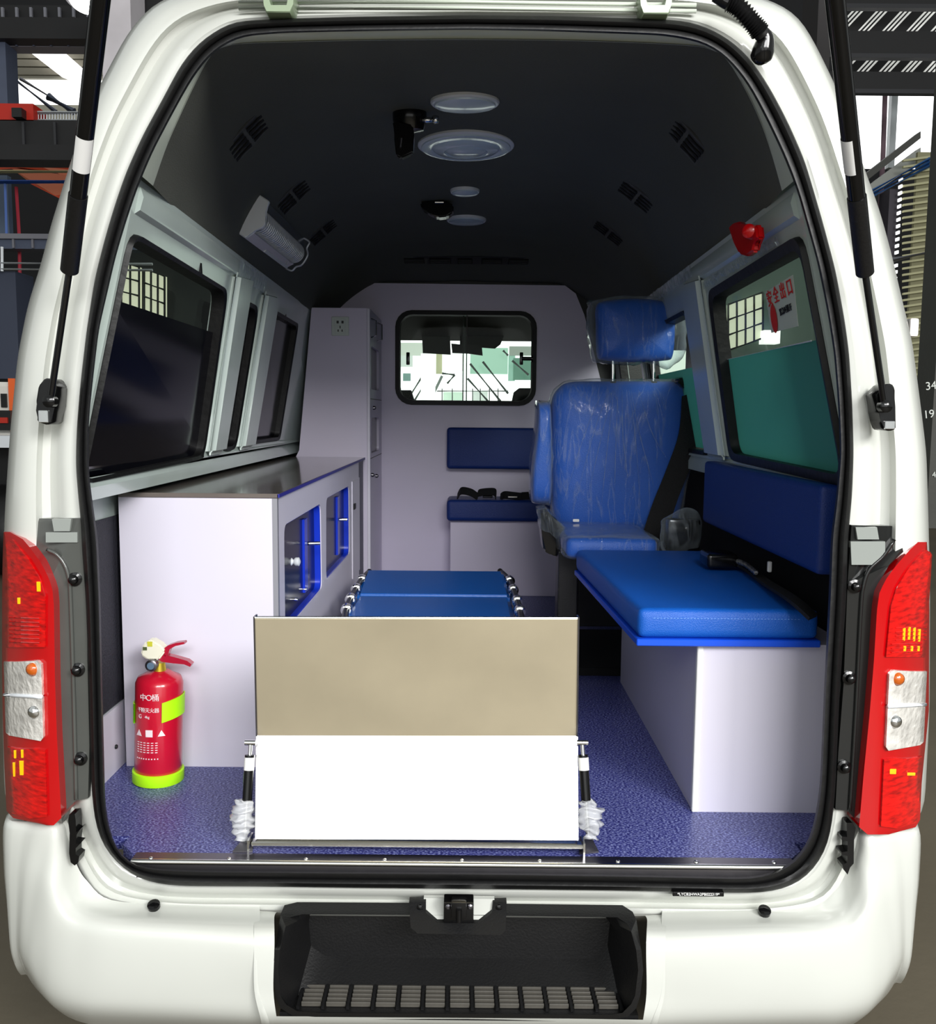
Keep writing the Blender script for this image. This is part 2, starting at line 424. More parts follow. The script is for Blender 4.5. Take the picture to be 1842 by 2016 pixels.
for c in range(ncx+1):
    pa = Vector((xa0+(xa1-xa0)*c/ncx, .05, zfl)); pb = Vector((xb0+(xb1-xb0)*c/ncx, -.072, zfl)); box(bm, (-.5, 0, -.005), (.5, 1, .002), M=Matrix.Translation(pa) @ Matrix(((.006, (pb-pa).x, 0, 0), (0, (pb-pa).y, 0, 0), (0, 0, 1, 0), (0, 0, 0, 1))))
add(bm, 'tread_divider', BLKPL, step)
# latch collar notch: black collar with white notch and striker
Yk = -.012
bm = NB()
outer = [(805,1776),(838,1776),(838,1797),(860,1817),(942,1818),(968,1797),(970,1778),(997,1777),(995,1832),(985,1841),(822,1838),(808,1826)]
prism(bm, [U(x, y, Y=Yk-.006-.055*(y-1776)/60) for x, y in outer], (0, .02, 0)); add(bm, 'latch_collar', BLKPL, step, smooth=30)
bm = NB()
prism(bm, [U(x, y, Y=-.004-.045*(y-1768)/50) for x, y in [(834,1768),(973,1770),(973,1797),(944,1821),(858,1820),(834,1797)]], (0, .012, 0)); add(bm, 'latch_recess', PAINT, van)
lt = add_latch = None
bm = NB()
a = U(873, 1774, Y=-.05); b = U(932, 1815, Y=-.05); box(bm, (a.x, -.056, b.z), (b.x, -.02, a.z), .003)
a = U(888, 1768, Y=-.06); b = U(918, 1812, Y=-.06); box(bm, (a.x, -.078, b.z+.012), (b.x, -.05, a.z), .004)
cyl(bm, U(903, 1790, Y=-.082), U(903, 1814, Y=-.082), .006)
lt = add(bm, 'latch', BLKGL, van, smooth=30)
for x in (882, 925):
    bm = NB(); p = U(x, 1784, Y=-.057); revolve(bm, p, (0, -1, 0), [(0, .006), (.004, .006), (.006, .003)], 8); add(bm, 'screw', DKSTEEL, lt)
for x in (827, 982):
    bm = NB(); p = U(x, 1786, Y=Yk-.016); revolve(bm, p, (0, -1, 0), [(0, .006), (.004, .006), (.006, .002)], 12); add(bm, 'screw', BLKGL, step, smooth=40)
# drain plugs and chassis number plate
for x, y in ((300, 1783), (1507, 1794)):
    bm = NB(); p = U(x, y, Y=-.008); revolve(bm, p+Vector((0, .01, -.008)), (0, -.5, 1), [(0, .013), (.008, .013), (.010, .009), (.010, .003)], 16); add(bm, 'drain_plug', BLKGL, van, smooth=40)
bm = NB(); a = U(1324, 1756, Y=-.030); b = U(1425, 1765, Y=-.030)
box(bm, (a.x, -.030, min(a.z, b.z)-.001), (b.x, .02, max(a.z, b.z)), .002); pl = add(bm, 'chassis_number_plate', BLKGL, van)
text('stamped_characters', '*LYCB2HWA2PB022319*', U(1374.5, 1760.8, Y=-.0315), (1, 0, 0), (0, 0, 1), .0080, LBL, pl)

# ------------------------------------------------------------------ tail lights
LENSR = mat('red_lens', '#C80408', .12, coat=1, var=.5, vscale=50, dirt='#E80C08', stretch=(.6, 1, 3))
LENSD = mat('deep_red_lens_border', '#B0040A', .15, coat=1)
LENSC = mat('clear_reflector_lens', '#E9E6E0', .14, .35, bump=.5, bscale=60, var=.22, vscale=28, coat=1)
AMBER = mat('amber_bulb', '#B8560C', .2, coat=1)
GLINT = mat('yellow_glint', '#FFB400', .2, coat=1)  # highlight colour for the painted lens glints
def lampY(px, s):
    # s=-1 left ; depth grows to the outside
    t = (110-px)/105 if s < 0 else (px-1712)/115
    t = max(0, min(1.1, t)); return -.03+.10*t**2.2
OL = [(7,1046),(29,1048),(50,1066),(66,1088),(82,1110),(95,1136),(103,1158),(106,1190),(108,1330),(112,1450),(117,1540),(121,1618),(103,1626),(75,1623),(48,1618),(28,1612),(13,1602),(8,1500),(5,1400),(4,1300),(4,1183),(5,1110)]
ORR = [(1824,1066),(1808,1066),(1790,1083),(1775,1100),(1758,1120),(1744,1140),(1731,1165),(1726,1200),(1720,1300),(1711,1410),(1700,1520),(1690,1637),(1711,1644),(1738,1644),(1765,1641),(1790,1635),(1810,1624),(1814,1540),(1820,1480),(1828,1400),(1829,1200),(1828,1130)]
def lens_patch(bm, pts, s, off, thick=.02):
    """tessellate polygon with inner grid so that it follows the curved lamp surface"""
    xs = [p[0] for p in pts]; x0, x1 = min(xs), max(xs); K = 8
    # scan rows
    ys = sorted({p[1] for p in pts}); y0, y1 = min(ys), max(ys); rows = 40; G = []
    for r in range(rows+1):
        y = y0+(y1-y0)*(.002+.996*r/rows); X = []
        for i in range(len(pts)):
            (ax, ay), (bx, by) = pts[i], pts[(i+1) % len(pts)]
            if (ay-y)*(by-y) < 0: X.append(ax+(bx-ax)*(y-ay)/(by-ay))
        a, b = min(X), max(X)
        G.append([(a+(b-a)*k/K, y) for k in range(K+1)])
    F_ = [[bm.verts.new(U(x, y, Y=lampY(x, s)-off)) for x, y in row] for row in G]
    B_ = [[bm.verts.new(U(x, y, Y=lampY(x, s)-off)+Vector((0, thick, 0))) for x, y in row] for row in G]
    for r in range(rows):
        for k in range(K):
            bm.faces.new((F_[r][k], F_[r][k+1], F_[r+1][k+1], F_[r+1][k])); bm.faces.new((B_[r][k], B_[r+1][k], B_[r+1][k+1], B_[r][k+1]))
        bm.faces.new((F_[r][0], F_[r+1][0], B_[r+1][0], B_[r][0])); bm.faces.new((F_[r][K], B_[r][K], B_[r+1][K], F_[r+1][K]))
    for k in range(K):
        bm.faces.new((F_[0][k], B_[0][k], B_[0][k+1], F_[0][k+1])); bm.faces.new((F_[rows][k], F_[rows][k+1], B_[rows][k+1], B_[rows][k]))
def mk(pts, s, off, th=.01):
    bm = NB(); lens_patch(bm, pts, s, off, th); return bm
for s in (-1, 1):
    O = OL if s < 0 else ORR
    T = (lambda x, y: (x, y)) if s < 0 else (lambda x, y: (1836-x-(y-1050)*.018+(8 if y < 1250 else 0), y+19))
    t = add(mk(O, s, 0, .07), 'tail_light', LENSD, van, label='left tail light' if s < 0 else 'right tail light', smooth=50)
    def q(P): return [T(x, y) for x, y in P]
    add(mk(q([(9,1070),(24,1062),(55,1100),(78,1140),(88,1175),(88,1275),(10,1275)]), s, .006), 'brake_lens', LENSR, t, smooth=50)
    add(mk(q([(7,1302),(74,1301),(81,1308),(83,1370),(9,1366)]), s, .010), 'indicator_lens', LENSC, t, smooth=50)
    add(mk(q([(9,1371),(83,1373),(85,1452),(80,1459),(18,1448),(11,1442)]), s, .010), 'reverse_lens', LENSC, t, smooth=50)
    add(mk(q([(14,1470),(88,1475),(92,1610),(60,1612),(20,1600)]), s, .006), 'fog_lens', LENSR, t, smooth=50)
    for (x, y, r) in ((64, 1318, .013),):
        X, Y_ = T(x, y); p = U(X, Y_, Y=lampY(X, s)-.012); bm = NB(); revolve(bm, p, (0, -1, 0), [(-.005, r), (.002, r), (.006, r*.6), (.008, .001)], 16); add(bm, 'indicator_bulb', AMBER, t, smooth=60)
    X, Y_ = T(68, 1402); p = U(X, Y_, Y=lampY(X, s)-.012); bm = NB(); revolve(bm, p, (0, -1, 0), [(-.005, .013), (.002, .013), (.006, .008), (.008, .001)], 16); add(bm, 'reverse_bulb', CHROME, t, smooth=60)
    # horizontal lens ribs; the yellow glints are painted highlights
    for i in range(7):
        yy = 1218+i*8; xa, xb = T(18, yy)[0], T(78, yy)[0]; bm = NB()
        P = [U(xa+(xb-xa)*k/5, T(0, yy)[1]-2+k*.3, Y=lampY(xa+(xb-xa)*k/5, s)-.0075) for k in range(6)]
        tube(bm, P, .0012, 5); add(bm, 'lens_rib', LENSR, t)
    gl = [(30, 1485, 3, 8), (44, 1484, 3, 8), (28, 1515, 3, 14), (44, 1512, 6, 14), (38, 1183, 4, 6), (76, 1155, 4, 9)] if s < 0 else [(32, 1232, 3, 12), (42, 1230, 3, 13), (52, 1228, 3, 12), (62, 1230, 3, 12), (25, 1258, 3, 5), (38, 1258, 3, 5), (52, 1258, 3, 5), (40, 1505, 14, 3), (72, 1500, 8, 5)]
    for (x, y, a, b) in gl:
        X, Y_ = T(x, y); bm = NB(); p = U(X, Y_, Y=lampY(X, s)-.0075); box(bm, p-Vector((a*.001, .001, b*.0011)), p+Vector((a*.001, .001, b*.0011)), .0008, 1); add(bm, 'lens_glint', GLINT, t)
    # shelf line across the clear lens
    X1, Yl = T(9, 1368); X2, _ = T(83, 1372); bm = NB(); P = [U(X1+(X2-X1)*k/5, Yl+k*.8, Y=lampY(X1+(X2-X1)*k/5, s)-.011) for k in range(6)]
    tube(bm, P, .004, 6); add(bm, 'lens_divider', WHITEPL, t, smooth=True)
# gutters between lamp and seal
for s in (-1, 1):
    if s < 0: P = [(40,1046),(44,1030),(58,1021),(158,1020),(170,1080),(172,1300),(176,1470),(173,1572),(150,1576),(132,1592),(122,1622),(112,1500),(105,1300),(100,1140),(70,1085)]
    else: P = [(1800,1066),(1797,1052),(1788,1042),(1772,1036),(1676,1034),(1668,1150),(1660,1350),(1650,1480),(1644,1594),(1668,1596),(1682,1612),(1692,1640),(1705,1500),(1716,1300),(1728,1150),(1750,1112)]
    bm = NB(); prism(bm, [U(x, y, Y=-.004+(.04 if abs(x-921) > 850 else 0)) for x, y in P], (0, .03, 0))
    g = add(bm, 'lamp_gutter', REFLPL if s < 0 else DARKPL, van, label='plastic gutter beside the left tail light, reflection painted in as grey' if s < 0 else 'dark plastic gutter beside the right tail light')
    bm = NB()
    if s < 0: C_ = [(92,1082),(110,1090),(125,1108),(135,1135),(139,1180),(146,1400),(150,1574)]
    else: C_ = [(1760,1062),(1738,1095),(1712,1120),(1700,1150),(1694,1200),(1684,1400),(1672,1596)]
    tube(bm, [U(p.x, p.y, Y=-.006) for p in smooth_pts([Vector((x, y, 0)) for x, y in C_], 5)], .004, 6)
    add(bm, 'gutter_ridge', REFLPL if s < 0 else DARKPL, g, smooth=True)
    bm = NB()
    A = [(90,1048),(152,1048),(152,1068),(90,1068)] if s < 0 else [(1674,1066),(1742,1066),(1742,1092),(1720,1112),(1676,1112)]
    prism(bm, [U(x, y, Y=-.008) for x, y in A], (0, .01, 0)); add(bm, 'gutter_step', mat('light_grey_step', '#8B908C', .2, coat=.5), g)
    A = [(102,1022),(140,1022),(137,1046),(106,1046)] if s < 0 else [(1684,1038),(1726,1038),(1730,1062),(1688,1062)]
    bm = NB(); prism(bm, [U(x, y, Y=-.007) for x, y in A], (0, .01, 0)); add(bm, 'gutter_reflector', mat('light_grey_step', '#8B908C'), g)
    for (x, y) in (((148,1140),(154,1318),(159,1493)) if s < 0 else ((1681,1154),(1670,1334),(1660,1509))):
        bm = NB(); revolve(bm, U(x, y, Y=-.004), (0, -1, 0), [(0, .014), (.004, .014), (.006, .009), (.016, .008), (.019, .004)], 16); add(bm, 'bolt_cap', BLKGL, g, smooth=40)
    # black clips on the pillar foot
    P = ([(136,1604),(147,1603),(149,1615),(150,1638),(157,1634),(151,1643),(149,1661),(157,1662),(149,1670),(149,1682),(156,1686),(154,1698),(147,1704),(139,1698),(136,1680),(137,1640),(134,1615)]
         if s < 0 else [(1666,1620),(1678,1620),(1684,1630),(1681,1650),(1680,1700),(1673,1708),(1668,1722),(1660,1712),(1658,1703),(1667,1698),(1668,1685),(1656,1682),(1656,1678),(1668,1676),(1668,1656),(1656,1653),(1657,1647),(1667,1648)])
    bm = NB(); prism(bm, [U(x, y, Y=-.012) for x, y in P], (0, .03, 0)); add(bm, 'rubber_clip', BLKGL, van)
# ------------------------------------------------------------------ gas struts on the pillars, hinges, wiring hose
for s in (-1, 1):
    if s < 0:
        top, jn, jr, bt = U(206, -70, Y=-.42), U(137, 530, Y=-.085), U(109, 700, Y=-.06), U(99, 790, Y=-.055)
        lab0, lab1 = U(172, 222, Y=-.25), U(163, 292, Y=-.215); br = [(88,744),(103,746),(112,762),(108,800),(103,833),(92,837),(72,830),(74,808),(70,792),(75,760)]; lx = (76, 808, 96, 832)
    else:
        top, jn, jr, bt = U(1636, -70, Y=-.42), U(1702, 535, Y=-.085), U(1726, 700, Y=-.06), U(1741, 800, Y=-.055)
        lab0, lab1 = U(1664, 225, Y=-.25), U(1672, 295, Y=-.215); br = [(1742,756),(1756,755),(1762,765),(1762,800),(1764,845),(1752,849),(1738,846),(1734,830),(1730,812),(1723,775)]; lx = (1741, 829, 1760, 845)
    dd_ = top-jn; k_ = ((2.40+.46*(.02-jn.y)/1.27)-jn.z)/(dd_.z+.46*dd_.y/1.27)
    bm = NB(); cyl(bm, jn+dd_*(k_+.01), jn, .0145, seg=20)
    st = add(bm, 'gas_strut', BLKGL, van, label='left gas strut' if s < 0 else 'right gas strut', smooth=40)
    d = (jn-top).normalized()
    bm = NB(); cyl(bm, jn-d*.16, jn+d*.002, .0162, seg=20); add(bm, 'strut_sleeve', BLKPL, st, smooth=40)
    bm = NB(); cyl(bm, jn, bt, .0062, seg=14); add(bm, 'strut_rod', DKSTEEL if 0 else BLKGL, st, smooth=40)
    k0 = top.lerp(jn, .50); k1 = top.lerp(jn, .615)
    bm = NB(); a_, b_ = frame(d); rr = []
    for e in (k0, k1):
        rr.append([e+(a_*math.cos(t)+b_*math.sin(t))*.0152 for t in [(-.95 if s > 0 else 0)+ (PI*.5 if False else 0)+ (i-8)*.14+math.atan2((CAM-e).dot(b_), (CAM-e).dot(a_)) for i in range(17)]])
    loft(bm, rr, closed=False); lb = add(bm, 'strut_label', LBL, st, label='white label sticker', smooth=True)
    bm = NB(); prism(bm, [U(x, y, Y=-.045) for x, y in br], (0, .05, 0)); bmesh.ops.bevel(bm, geom=bm.edges[:], offset=.003, segments=1, affect='EDGES')
    bk = add(bm, 'strut_bracket', BLKGL, van, smooth=35)
    bm = NB(); a = U(lx[0], lx[1], Y=-.047); b = U(lx[2], lx[3], Y=-.047); box(bm, (a.x, -.050, b.z), (b.x, -.044, a.z), .001, 1); add(bm, 'bolt_head', CHROME, bk)
    bm = NB(); revolve(bm, bt+Vector((0, .01, 0)), (0, -1, 0), [(0, .012), (.018, .012), (.022, .006)], 14); add(bm, 'ball_joint', BLKGL, bk, smooth=40)
for x0, x1 in ((515, 580), (1257, 1325)):
    bm = NB(); y1 = 24 if x0 < 900 else 27
    pts = [(x0, -12), (x0+4, 10), (x0+8, y1), (x1-8, y1), (x1-3, 8), (x1, -12), (x1-14, -12), (x1-14, 12), (x0+16, 12), (x0+14, -12)]
    prism(bm, [U(x, y, Y=-.035) for x, y in pts], (0, .06, 0)); bmesh.ops.bevel(bm, geom=bm.edges[:], offset=.002, segments=1, affect='EDGES')
    add(bm, 'tailgate_hinge', mat('hinge_green_primer', '#8FA083', .35, coat=.4), van, smooth=35)
for yy, dy in ((8, 0), (20, 0)):
    bm = NB(); tube(bm, [U(470, yy-3, Y=.0), U(921, yy-4, Y=-.004), U(1370, yy+2, Y=.0)], .004, 8); add(bm, 'roof_gutter_ridge', JAMB, van, smooth=True)
# wiring hose
bm = NB(); P = smooth_pts([U(1408, -12, Y=-.06), U(1428, 2, Y=-.06), U(1450, 12, Y=-.06), U(1475, 38, Y=-.055), U(1492, 58, Y=-.05), U(1500, 70, Y=-.045)], 10)
hs = add((lambda b: (tube(b, P, .014, 12, rad=[.013+(.005 if 12 < i < 44 and i % 2 else 0) for i in range(len(P))]), b)[1])(bm), 'wiring_hose', RUBBER, van, smooth=30)
bm = NB(); P = smooth_pts([U(1495, 60, Y=-.045), U(1505, 75, Y=-.04), U(1502, 98, Y=-.035), U(1498, 112, Y=-.03), U(1497, 120, Y=-.02)], 5)
tube(bm, P, .02, 14, rad=[.011+.009*min(1, i/10) if i < 16 else .02-(i-15)*.003 for i in range(len(P))]); add(bm, 'rubber_boot', BLKGL, hs, smooth=50)
# side marker lamp on the right body
bm = NB(); p = U(1797, 646, Y=.22); box(bm, p-Vector((.016, .02, .020)), p+Vector((.004, .04, .020)), .006); add(bm, 'marker_lamp', mat('pale_marker_lens', '#F2E9E4', .2, coat=.6), van, label='small pale marker lamp on the right body edge')

# ------------------------------------------------------------------ interior shell
YN, YP = .072, 3.05
def wallx(y, z, s):
    if z >= 1.40: t = (z-1.40)/.6; h = (.795+.010*y)*(1-t)+(.652+.027*y)*t
    elif z >= 1.372: t = (z-1.372)/.028; h = .895*(1-t)+.795*t if False else .80
    else: h = .90
    return CX+s*h
def wall3(s): return lambda y, z: Vector((wallx(y, z, s), y, z))
def Uw(px, py, s):
    """pixel -> (y,z) on the upper wall"""
    y = 1.0
    for _ in range(12):
        z0, z1 = 1.40, 2.0
        p0 = Vector((wallx(y, z0, s), y, z0)); p1 = Vector((wallx(y, z1, s), y, z1)); p2 = Vector((wallx(y+.5, z0, s), y+.5, z0))
        n = (p1-p0).cross(p2-p0); q = U(px, py, P=(p0, n)); y = q.y
    return (q.y, q.z)
bm = NB(); prism(bm, [Vector((CX+x, y, ZF-.03)) for x, y in ((-.63, .0), (.63, .0), (.69, .03), (.725, .07), (.725, .11), (.92, .11), (.92, YP+.05), (-.92, YP+.05), (-.92, .11), (-.725, .11), (-.725, .07), (-.69, .03))], (0, 0, .03))
m = mat('speckled_blue_vinyl_floor', '#3C3E86', .38)
nt = m.node_tree; b = nt.nodes['Principled BSDF']; tc = nt.nodes['Texture Coordinate']
n1 = nt.nodes.new('ShaderNodeTexNoise'); n1.inputs['Scale'].default_value = 300; n1.inputs['Detail'].default_value = 2
mp = nt.nodes.new('ShaderNodeMapping'); mp.inputs['Scale'].default_value = (.6, 1, 1)
r1 = nt.nodes.new('ShaderNodeValToRGB'); E_ = r1.color_ramp.elements
E_[0].position = .40; E_[0].color = S('#2B2D66'); E_[1].position = .62; E_[1].color = S('#8890C2'); e = E_.new(.50); e.color = S('#40438A')
nt.links.new(tc.outputs['Object'], mp.inputs[0]); nt.links.new(mp.outputs[0], n1.inputs['Vector']); nt.links.new(n1.outputs[0], r1.inputs[0]); nt.links.new(r1.outputs[0], b.inputs['Base Color'])
fl = add(bm, 'floor', m, kind='structure')
def yz(s, pts): return [Uw(x, y, s) for x, y in pts]
WL = [yz(-1, [(395,901),(438,592),(420,566),(150,448)]), yz(-1, [(436,886),(455,890),(462,870),(499,612),(496,598),(482,600),(474,625),(436,870)]), yz(-1, [(493,877),(545,872),(583,634),(538,618)])]
# first window: near edge straight in depth
f0 = WL[0]; zb, zt = f0[0][1], f0[1][1]
W1L = round_poly([(.085, zb-.012), (f0[0][0], zb), (f0[1][0], 1.885), (.085, 1.895)], .05)
W2L = round_poly([(WL[1][0][0], zb+.01), (WL[1][1][0]+.02, zb+.01), (WL[1][3][0]+.02, 1.885), (WL[1][5][0], 1.885)], .05)
W3L = round_poly([(WL[2][0][0], zb+.02), (WL[2][1][0], zb+.02), (WL[2][2][0], 1.905), (WL[2][3][0], 1.905)], .03)
r0 = yz(1, [(1442,905),(1400,578)]); zbr, ztr = r0[0][1], r0[1][1]
W1R = round_poly([(.085, zbr-.012), (r0[0][0], zbr), (r0[1][0], ztr+.006), (.085, ztr+.016)], .05)
W2R = round_poly([(1.27, zbr), (2.05, zbr+.0), (2.05, ztr-.01), (1.22, ztr-.01)], .06)
W3R = round_poly([(2.2, zbr), (2.90, zbr), (2.90, ztr-.01), (2.2, ztr-.01)], .05)
print('WIN', [tuple(round(v, 2) for v in p) for p in f0+WL[1]+WL[2]+r0])
for s, H, nm in ((-1, [W1L, W2L, W3L], 'wall_left'), (1, [W1R, W2R, W3R], 'wall_right')):
    bm = NB()
    holed(bm, [(YN, 1.395), (YP, 1.395), (YP, 1.998), (YN, 1.998)], H, wall3(s), (s*.035, 0, 0))
    # belt ledge and lower wall
    A = lambda y: [Vector((CX+s*(.795+.010*y), y, 1.395)), Vector((CX+s*(.785+.01*y), y, 1.375)), Vector((CX+s*.80, y, 1.345)), Vector((CX+s*.90, y, 1.335)), Vector((CX+s*.90, y, ZF-.01)), Vector((CX+s*.93, y, ZF-.01)), Vector((CX+s*.93, y, 1.395))]
    loft(bm, [A(YN), A(YP/2), A(YP)], closed=True, caps=True)
    wl = add(bm, nm, WALLP, kind='structure', smooth=30)
    # ribs: raised pillars between windows, and the header rail
    ws = [min(p[0] for p in h) for h in H]; we = [max(p[0] for p in h) for h in H]
    for i in range(2):
        y0, y1 = we[i]+.03, ws[i+1]-.03
        yb0 = max(p[0] for p in H[i] if p[1] < 1.6)+.035; yt0 = max(p[0] for p in H[i] if p[1] > 1.8)+.035
        yb1 = min(p[0] for p in H[i+1] if p[1] < 1.6)-.035; yt1 = min(p[0] for p in H[i+1] if p[1] > 1.8)-.035
        bm = NB(); P = []
        for (y, z) in ((yb0, 1.40), (yb1, 1.40), (yt1, 1.96), (yt0, 1.945)): P.append(wall3(s)(y, z))
        Q = [p+Vector((-s*.028, 0, 0)) for p in P]
        c = sum(Q, Vector())/4; Q = [c+(q-c)*.93+Vector((0, 0, (q.z-c.z)*.06)) for q in Q]
        loft(bm, [P, Q], caps=True); bmesh.ops.bevel(bm, geom=bm.edges[:], offset=.014, segments=3, affect='EDGES'); add(bm, 'window_pillar', WALLP, wl, smooth=40)
    bm = NB(); L_ = [[Vector((wallx(y, z, s)-s*o, y, z)) for z, o in ((1.93, -.004), (1.94, .010), (1.965, .012), (1.985, .002), (1.985, -.01))] for y in (YN+.02, .6, 1.2)]
    loft(bm, L_, closed=True, caps=True); add(bm, 'header_rail', WALLP, wl, smooth=40)
    for (y0, dy) in ((.62, .0), (1.15, 0), (1.9, 0)):
        if s < 0:
            bm = NB(); p = Vector((wallx(y0, 1.90, s)-s*.019*0-s*.004, y0, 1.92)); prism(bm, [p+Vector((0, -.012, .03)), p+Vector((0, .004, .03)), p+Vector((0, .012, -.03)), p+Vector((0, -.004, -.03))], (.006*s, 0, 0)); add(bm, 'slot', BLKPL, wl)
# window frames, panes and films
FILMK = mat('dark_window_film', '#0A0A12', .12, spec=.25)
TEAL = mat('teal_window_film', '#5CA8A0', .45)
_n = TEAL.node_tree; _b = _n.nodes['Principled BSDF']; _t = _n.nodes.new('ShaderNodeBsdfTranslucent'); _t.inputs[0].default_value = S('#86C2BC'); _m = _n.nodes.new('ShaderNodeMixShader'); _m.inputs[0].default_value = .6
_n.links.new(_b.outputs[0], _m.inputs[1]); _n.links.new(_t.outputs[0], _m.inputs[2]); _n.links.new(_m.outputs[0], _n.nodes['Material Output'].inputs[0])
def frame_ring(bm, L, s, wd, proud):
    cy = sum(p[0] for p in L)/len(L); cz = sum(p[1] for p in L)/len(L)
    def off(p, d): v = Vector((p[0]-cy, p[1]-cz)); sy = max(abs(q[0]-cy) for q in L); sz = max(abs(q[1]-cz) for q in L); return (p[0]-v.x/sy*d, p[1]-v.y/sz*d)
    T3 = wall3(s)
    rs = [[T3(*off(p, -.004))+Vector((-s*.001, 0, 0)) for p in L], [T3(*off(p, 0))+Vector((-s*proud, 0, 0)) for p in L], [T3(*off(p, wd))+Vector((-s*proud*.6, 0, 0)) for p in L], [T3(*off(p, wd))+Vector((s*.03, 0, 0)) for p in L], [T3(*off(p, -.004))+Vector((s*.03, 0, 0)) for p in L]]
    rs.append(rs[0]); loft(bm, rs); return off
def pane(L, s, off, wd, z0, z1, dep, m, nm, par, label=None, th=.004):
    P = [off(p, wd*.8) for p in L]; Q = []
    # clip polygon to z range
    def clip(P, f, inter):
        out = []
        for i in range(len(P)):
            a, b = P[i-1], P[i]
            if f(a) != f(b): out.append(inter(a, b))
            if f(b): out.append(b)
        return out
    P = clip(P, lambda p: p[1] <= z1, lambda a, b: (a[0]+(b[0]-a[0])*(z1-a[1])/(b[1]-a[1]), z1))
    P = clip(P, lambda p: p[1] >= z0, lambda a, b: (a[0]+(b[0]-a[0])*(z0-a[1])/(b[1]-a[1]), z0))
    bm = NB(); prism(bm, [wall3(s)(*p)+Vector((s*dep, 0, 0)) for p in P], (s*th, 0, 0)); return add(bm, nm, m, par, label=label)
n = 0
for s, H in ((-1, [W1L, W2L, W3L]), (1, [W1R, W2R, W3R])):
    for i, L in enumerate(H):
        n += 1; bm = NB(); off = frame_ring(bm, L, s, (.008 if s < 0 else .022) if i == 0 else .012, .012)
        wn = add(bm, 'window_%d' % n, RUBBER, kind='structure', smooth=40)
        zs = 1.765 if s < 0 else 1.70
        if s < 0: pane(L, s, off, .008, 1.0, zs if i == 0 else 3, .014, FILMK, 'window_film', wn, 'dark glossy film')
        else: pane(L, s, off, .022, 1.0, zs, .020, TEAL, 'window_film', wn, 'teal film')
        if s > 0 and i == 0:
            zz = zs; bm = NB(); tube(bm, [wall3(s)(.2, zz)+Vector((s*.017, 0, 0)), wall3(s)(1.2, zz)+Vector((s*.017, 0, 0))], .0018, 6); add(bm, 'film_edge', WHITEPL, wn)
            # notice sticker on the glass
            a = Uw(1496, 575, 1); bq = Uw(1549, 541, 1); c = Uw(1560, 642, 1); d = Uw(1508, 655, 1)
            STK = mat('paper_notice', '#C9D3C6', .6); bm = NB(); P = [wall3(1)(y, z)+Vector((.012, 0, 0)) for y, z in (a, bq, c, d)]
            prism(bm, P, (.001, 0, 0)); sk = add(bm, 'window_notice', STK, wn, label='white notice with red lettering')
            REDT = mat('red_print', '#D8261C', .6)
            u = (P[1]-P[0]); v = (P[3]-P[0])
            for k, chs in enumerate('安全出口'):
                text('lettering', chs, P[0]+u*(.15+.24*k)+v*.24+Vector((-.002, 0, 0)), u, -v, .040, REDT, sk)
            text('small_lettering', '紧急时推开', P[0]+u*.64+v*.66+Vector((-.002, 0, 0)), u, -v, .018, BLKPL, sk)
            ctr = P[0]+u*.20+v*.72+Vector((-.002, 0, 0)); bm = NB(); nv = u.cross(v).normalized()
            bm.faces.new([bm.verts.new(ctr+u.normalized()*.024*math.cos(t)+v.normalized()*.034*math.sin(t)) for t in [2*PI*k/24 for k in range(24)]]); add(bm, 'red_disc', REDT, sk)
# ceiling liner
nl = [(300,365),(322,300),(345,245),(385,160),(415,108),(445,90),(500,84),(700,79),(921,77),(1150,80),(1345,88),(1400,97),(1432,118),(1470,180),(1500,245),(1522,310),(1540,375)]
N0 = []
for i, (x, y) in enumerate(nl): N0.append(U(x, y, Y=.117 if i in (0, 16) else max(.045, .117-.03*min(i, 16-i))))
def half(L): return [Vector((CX-x, 0, z)) for x, z in L]+[Vector((CX, 0, L[-1][1]+.004))]+[Vector((CX+x, 0, z)) for x, z in L[::-1]]
mid_ = half([(.685,1.995),(.665,2.06),(.635,2.12),(.60,2.175),(.55,2.235),(.47,2.285),(.36,2.315),(.18,2.325)])
md2 = half([(.715,1.995),(.69,2.05),(.655,2.11),(.61,2.165),(.555,2.22),(.47,2.27),(.36,2.30),(.18,2.312)])
far_ = half([(.735,1.98),(.70,2.03),(.66,2.07),(.615,2.11),(.56,2.15),(.50,2.185),(.44,2.203),(.2,2.206)])
def at(L, y): return [Vector((p.x, y, p.z)) for p in L]
def lerpL(A, B, t): return [a.lerp(b, t) for a, b in zip(A, B)]
bm = NB(); secs = [N0, lerpL(N0, at(mid_, .5), .45), at(mid_, .75), at(lerpL(mid_, md2, .5), 1.5), at(md2, 2.35), at(md2, 2.55), at(lerpL(md2, far_, .45), 2.72), at(lerpL(md2, far_, .8), 2.9), at(far_, YP+.02)]
secs = [[Vector(q) for q in smooth_pts(q_, 3)] for q_ in secs]
loft(bm, secs, closed=False); bm.normal_update()
bvh = BVHTree.FromBMesh(bm); LIN0 = [Vector(p) for p in secs[0]]
cl = add(bm, 'ceiling', LINER, kind='structure', smooth=True)
def rad_at(R_, x, y):
    k = math.atan2(y-CEN[1], x-CEN[0])/(2*PI)*NR % NR; i = int(k); return R_[i]*(1-k+i)+R_[(i+1) % NR]*(k-i)
jb = []
for (x, y) in [(x, y) for x, y in nl]:
    d_ = math.hypot(x-CEN[0], y-CEN[1]); q = rad_at(RI, x, y)+4; jb.append(U(CEN[0]+(x-CEN[0])/d_*q, CEN[1]+(y-CEN[1])/d_*q, Y=.030))
jb = smooth_pts(jb, 3)
bm = NB(); loft(bm, [jb, [p+Vector((0, .003, .0)) for p in LIN0], [p+Vector((0, .05, .03)) for p in LIN0]], closed=False); add(bm, 'trim_5', JAMB, kind='structure', smooth=True)
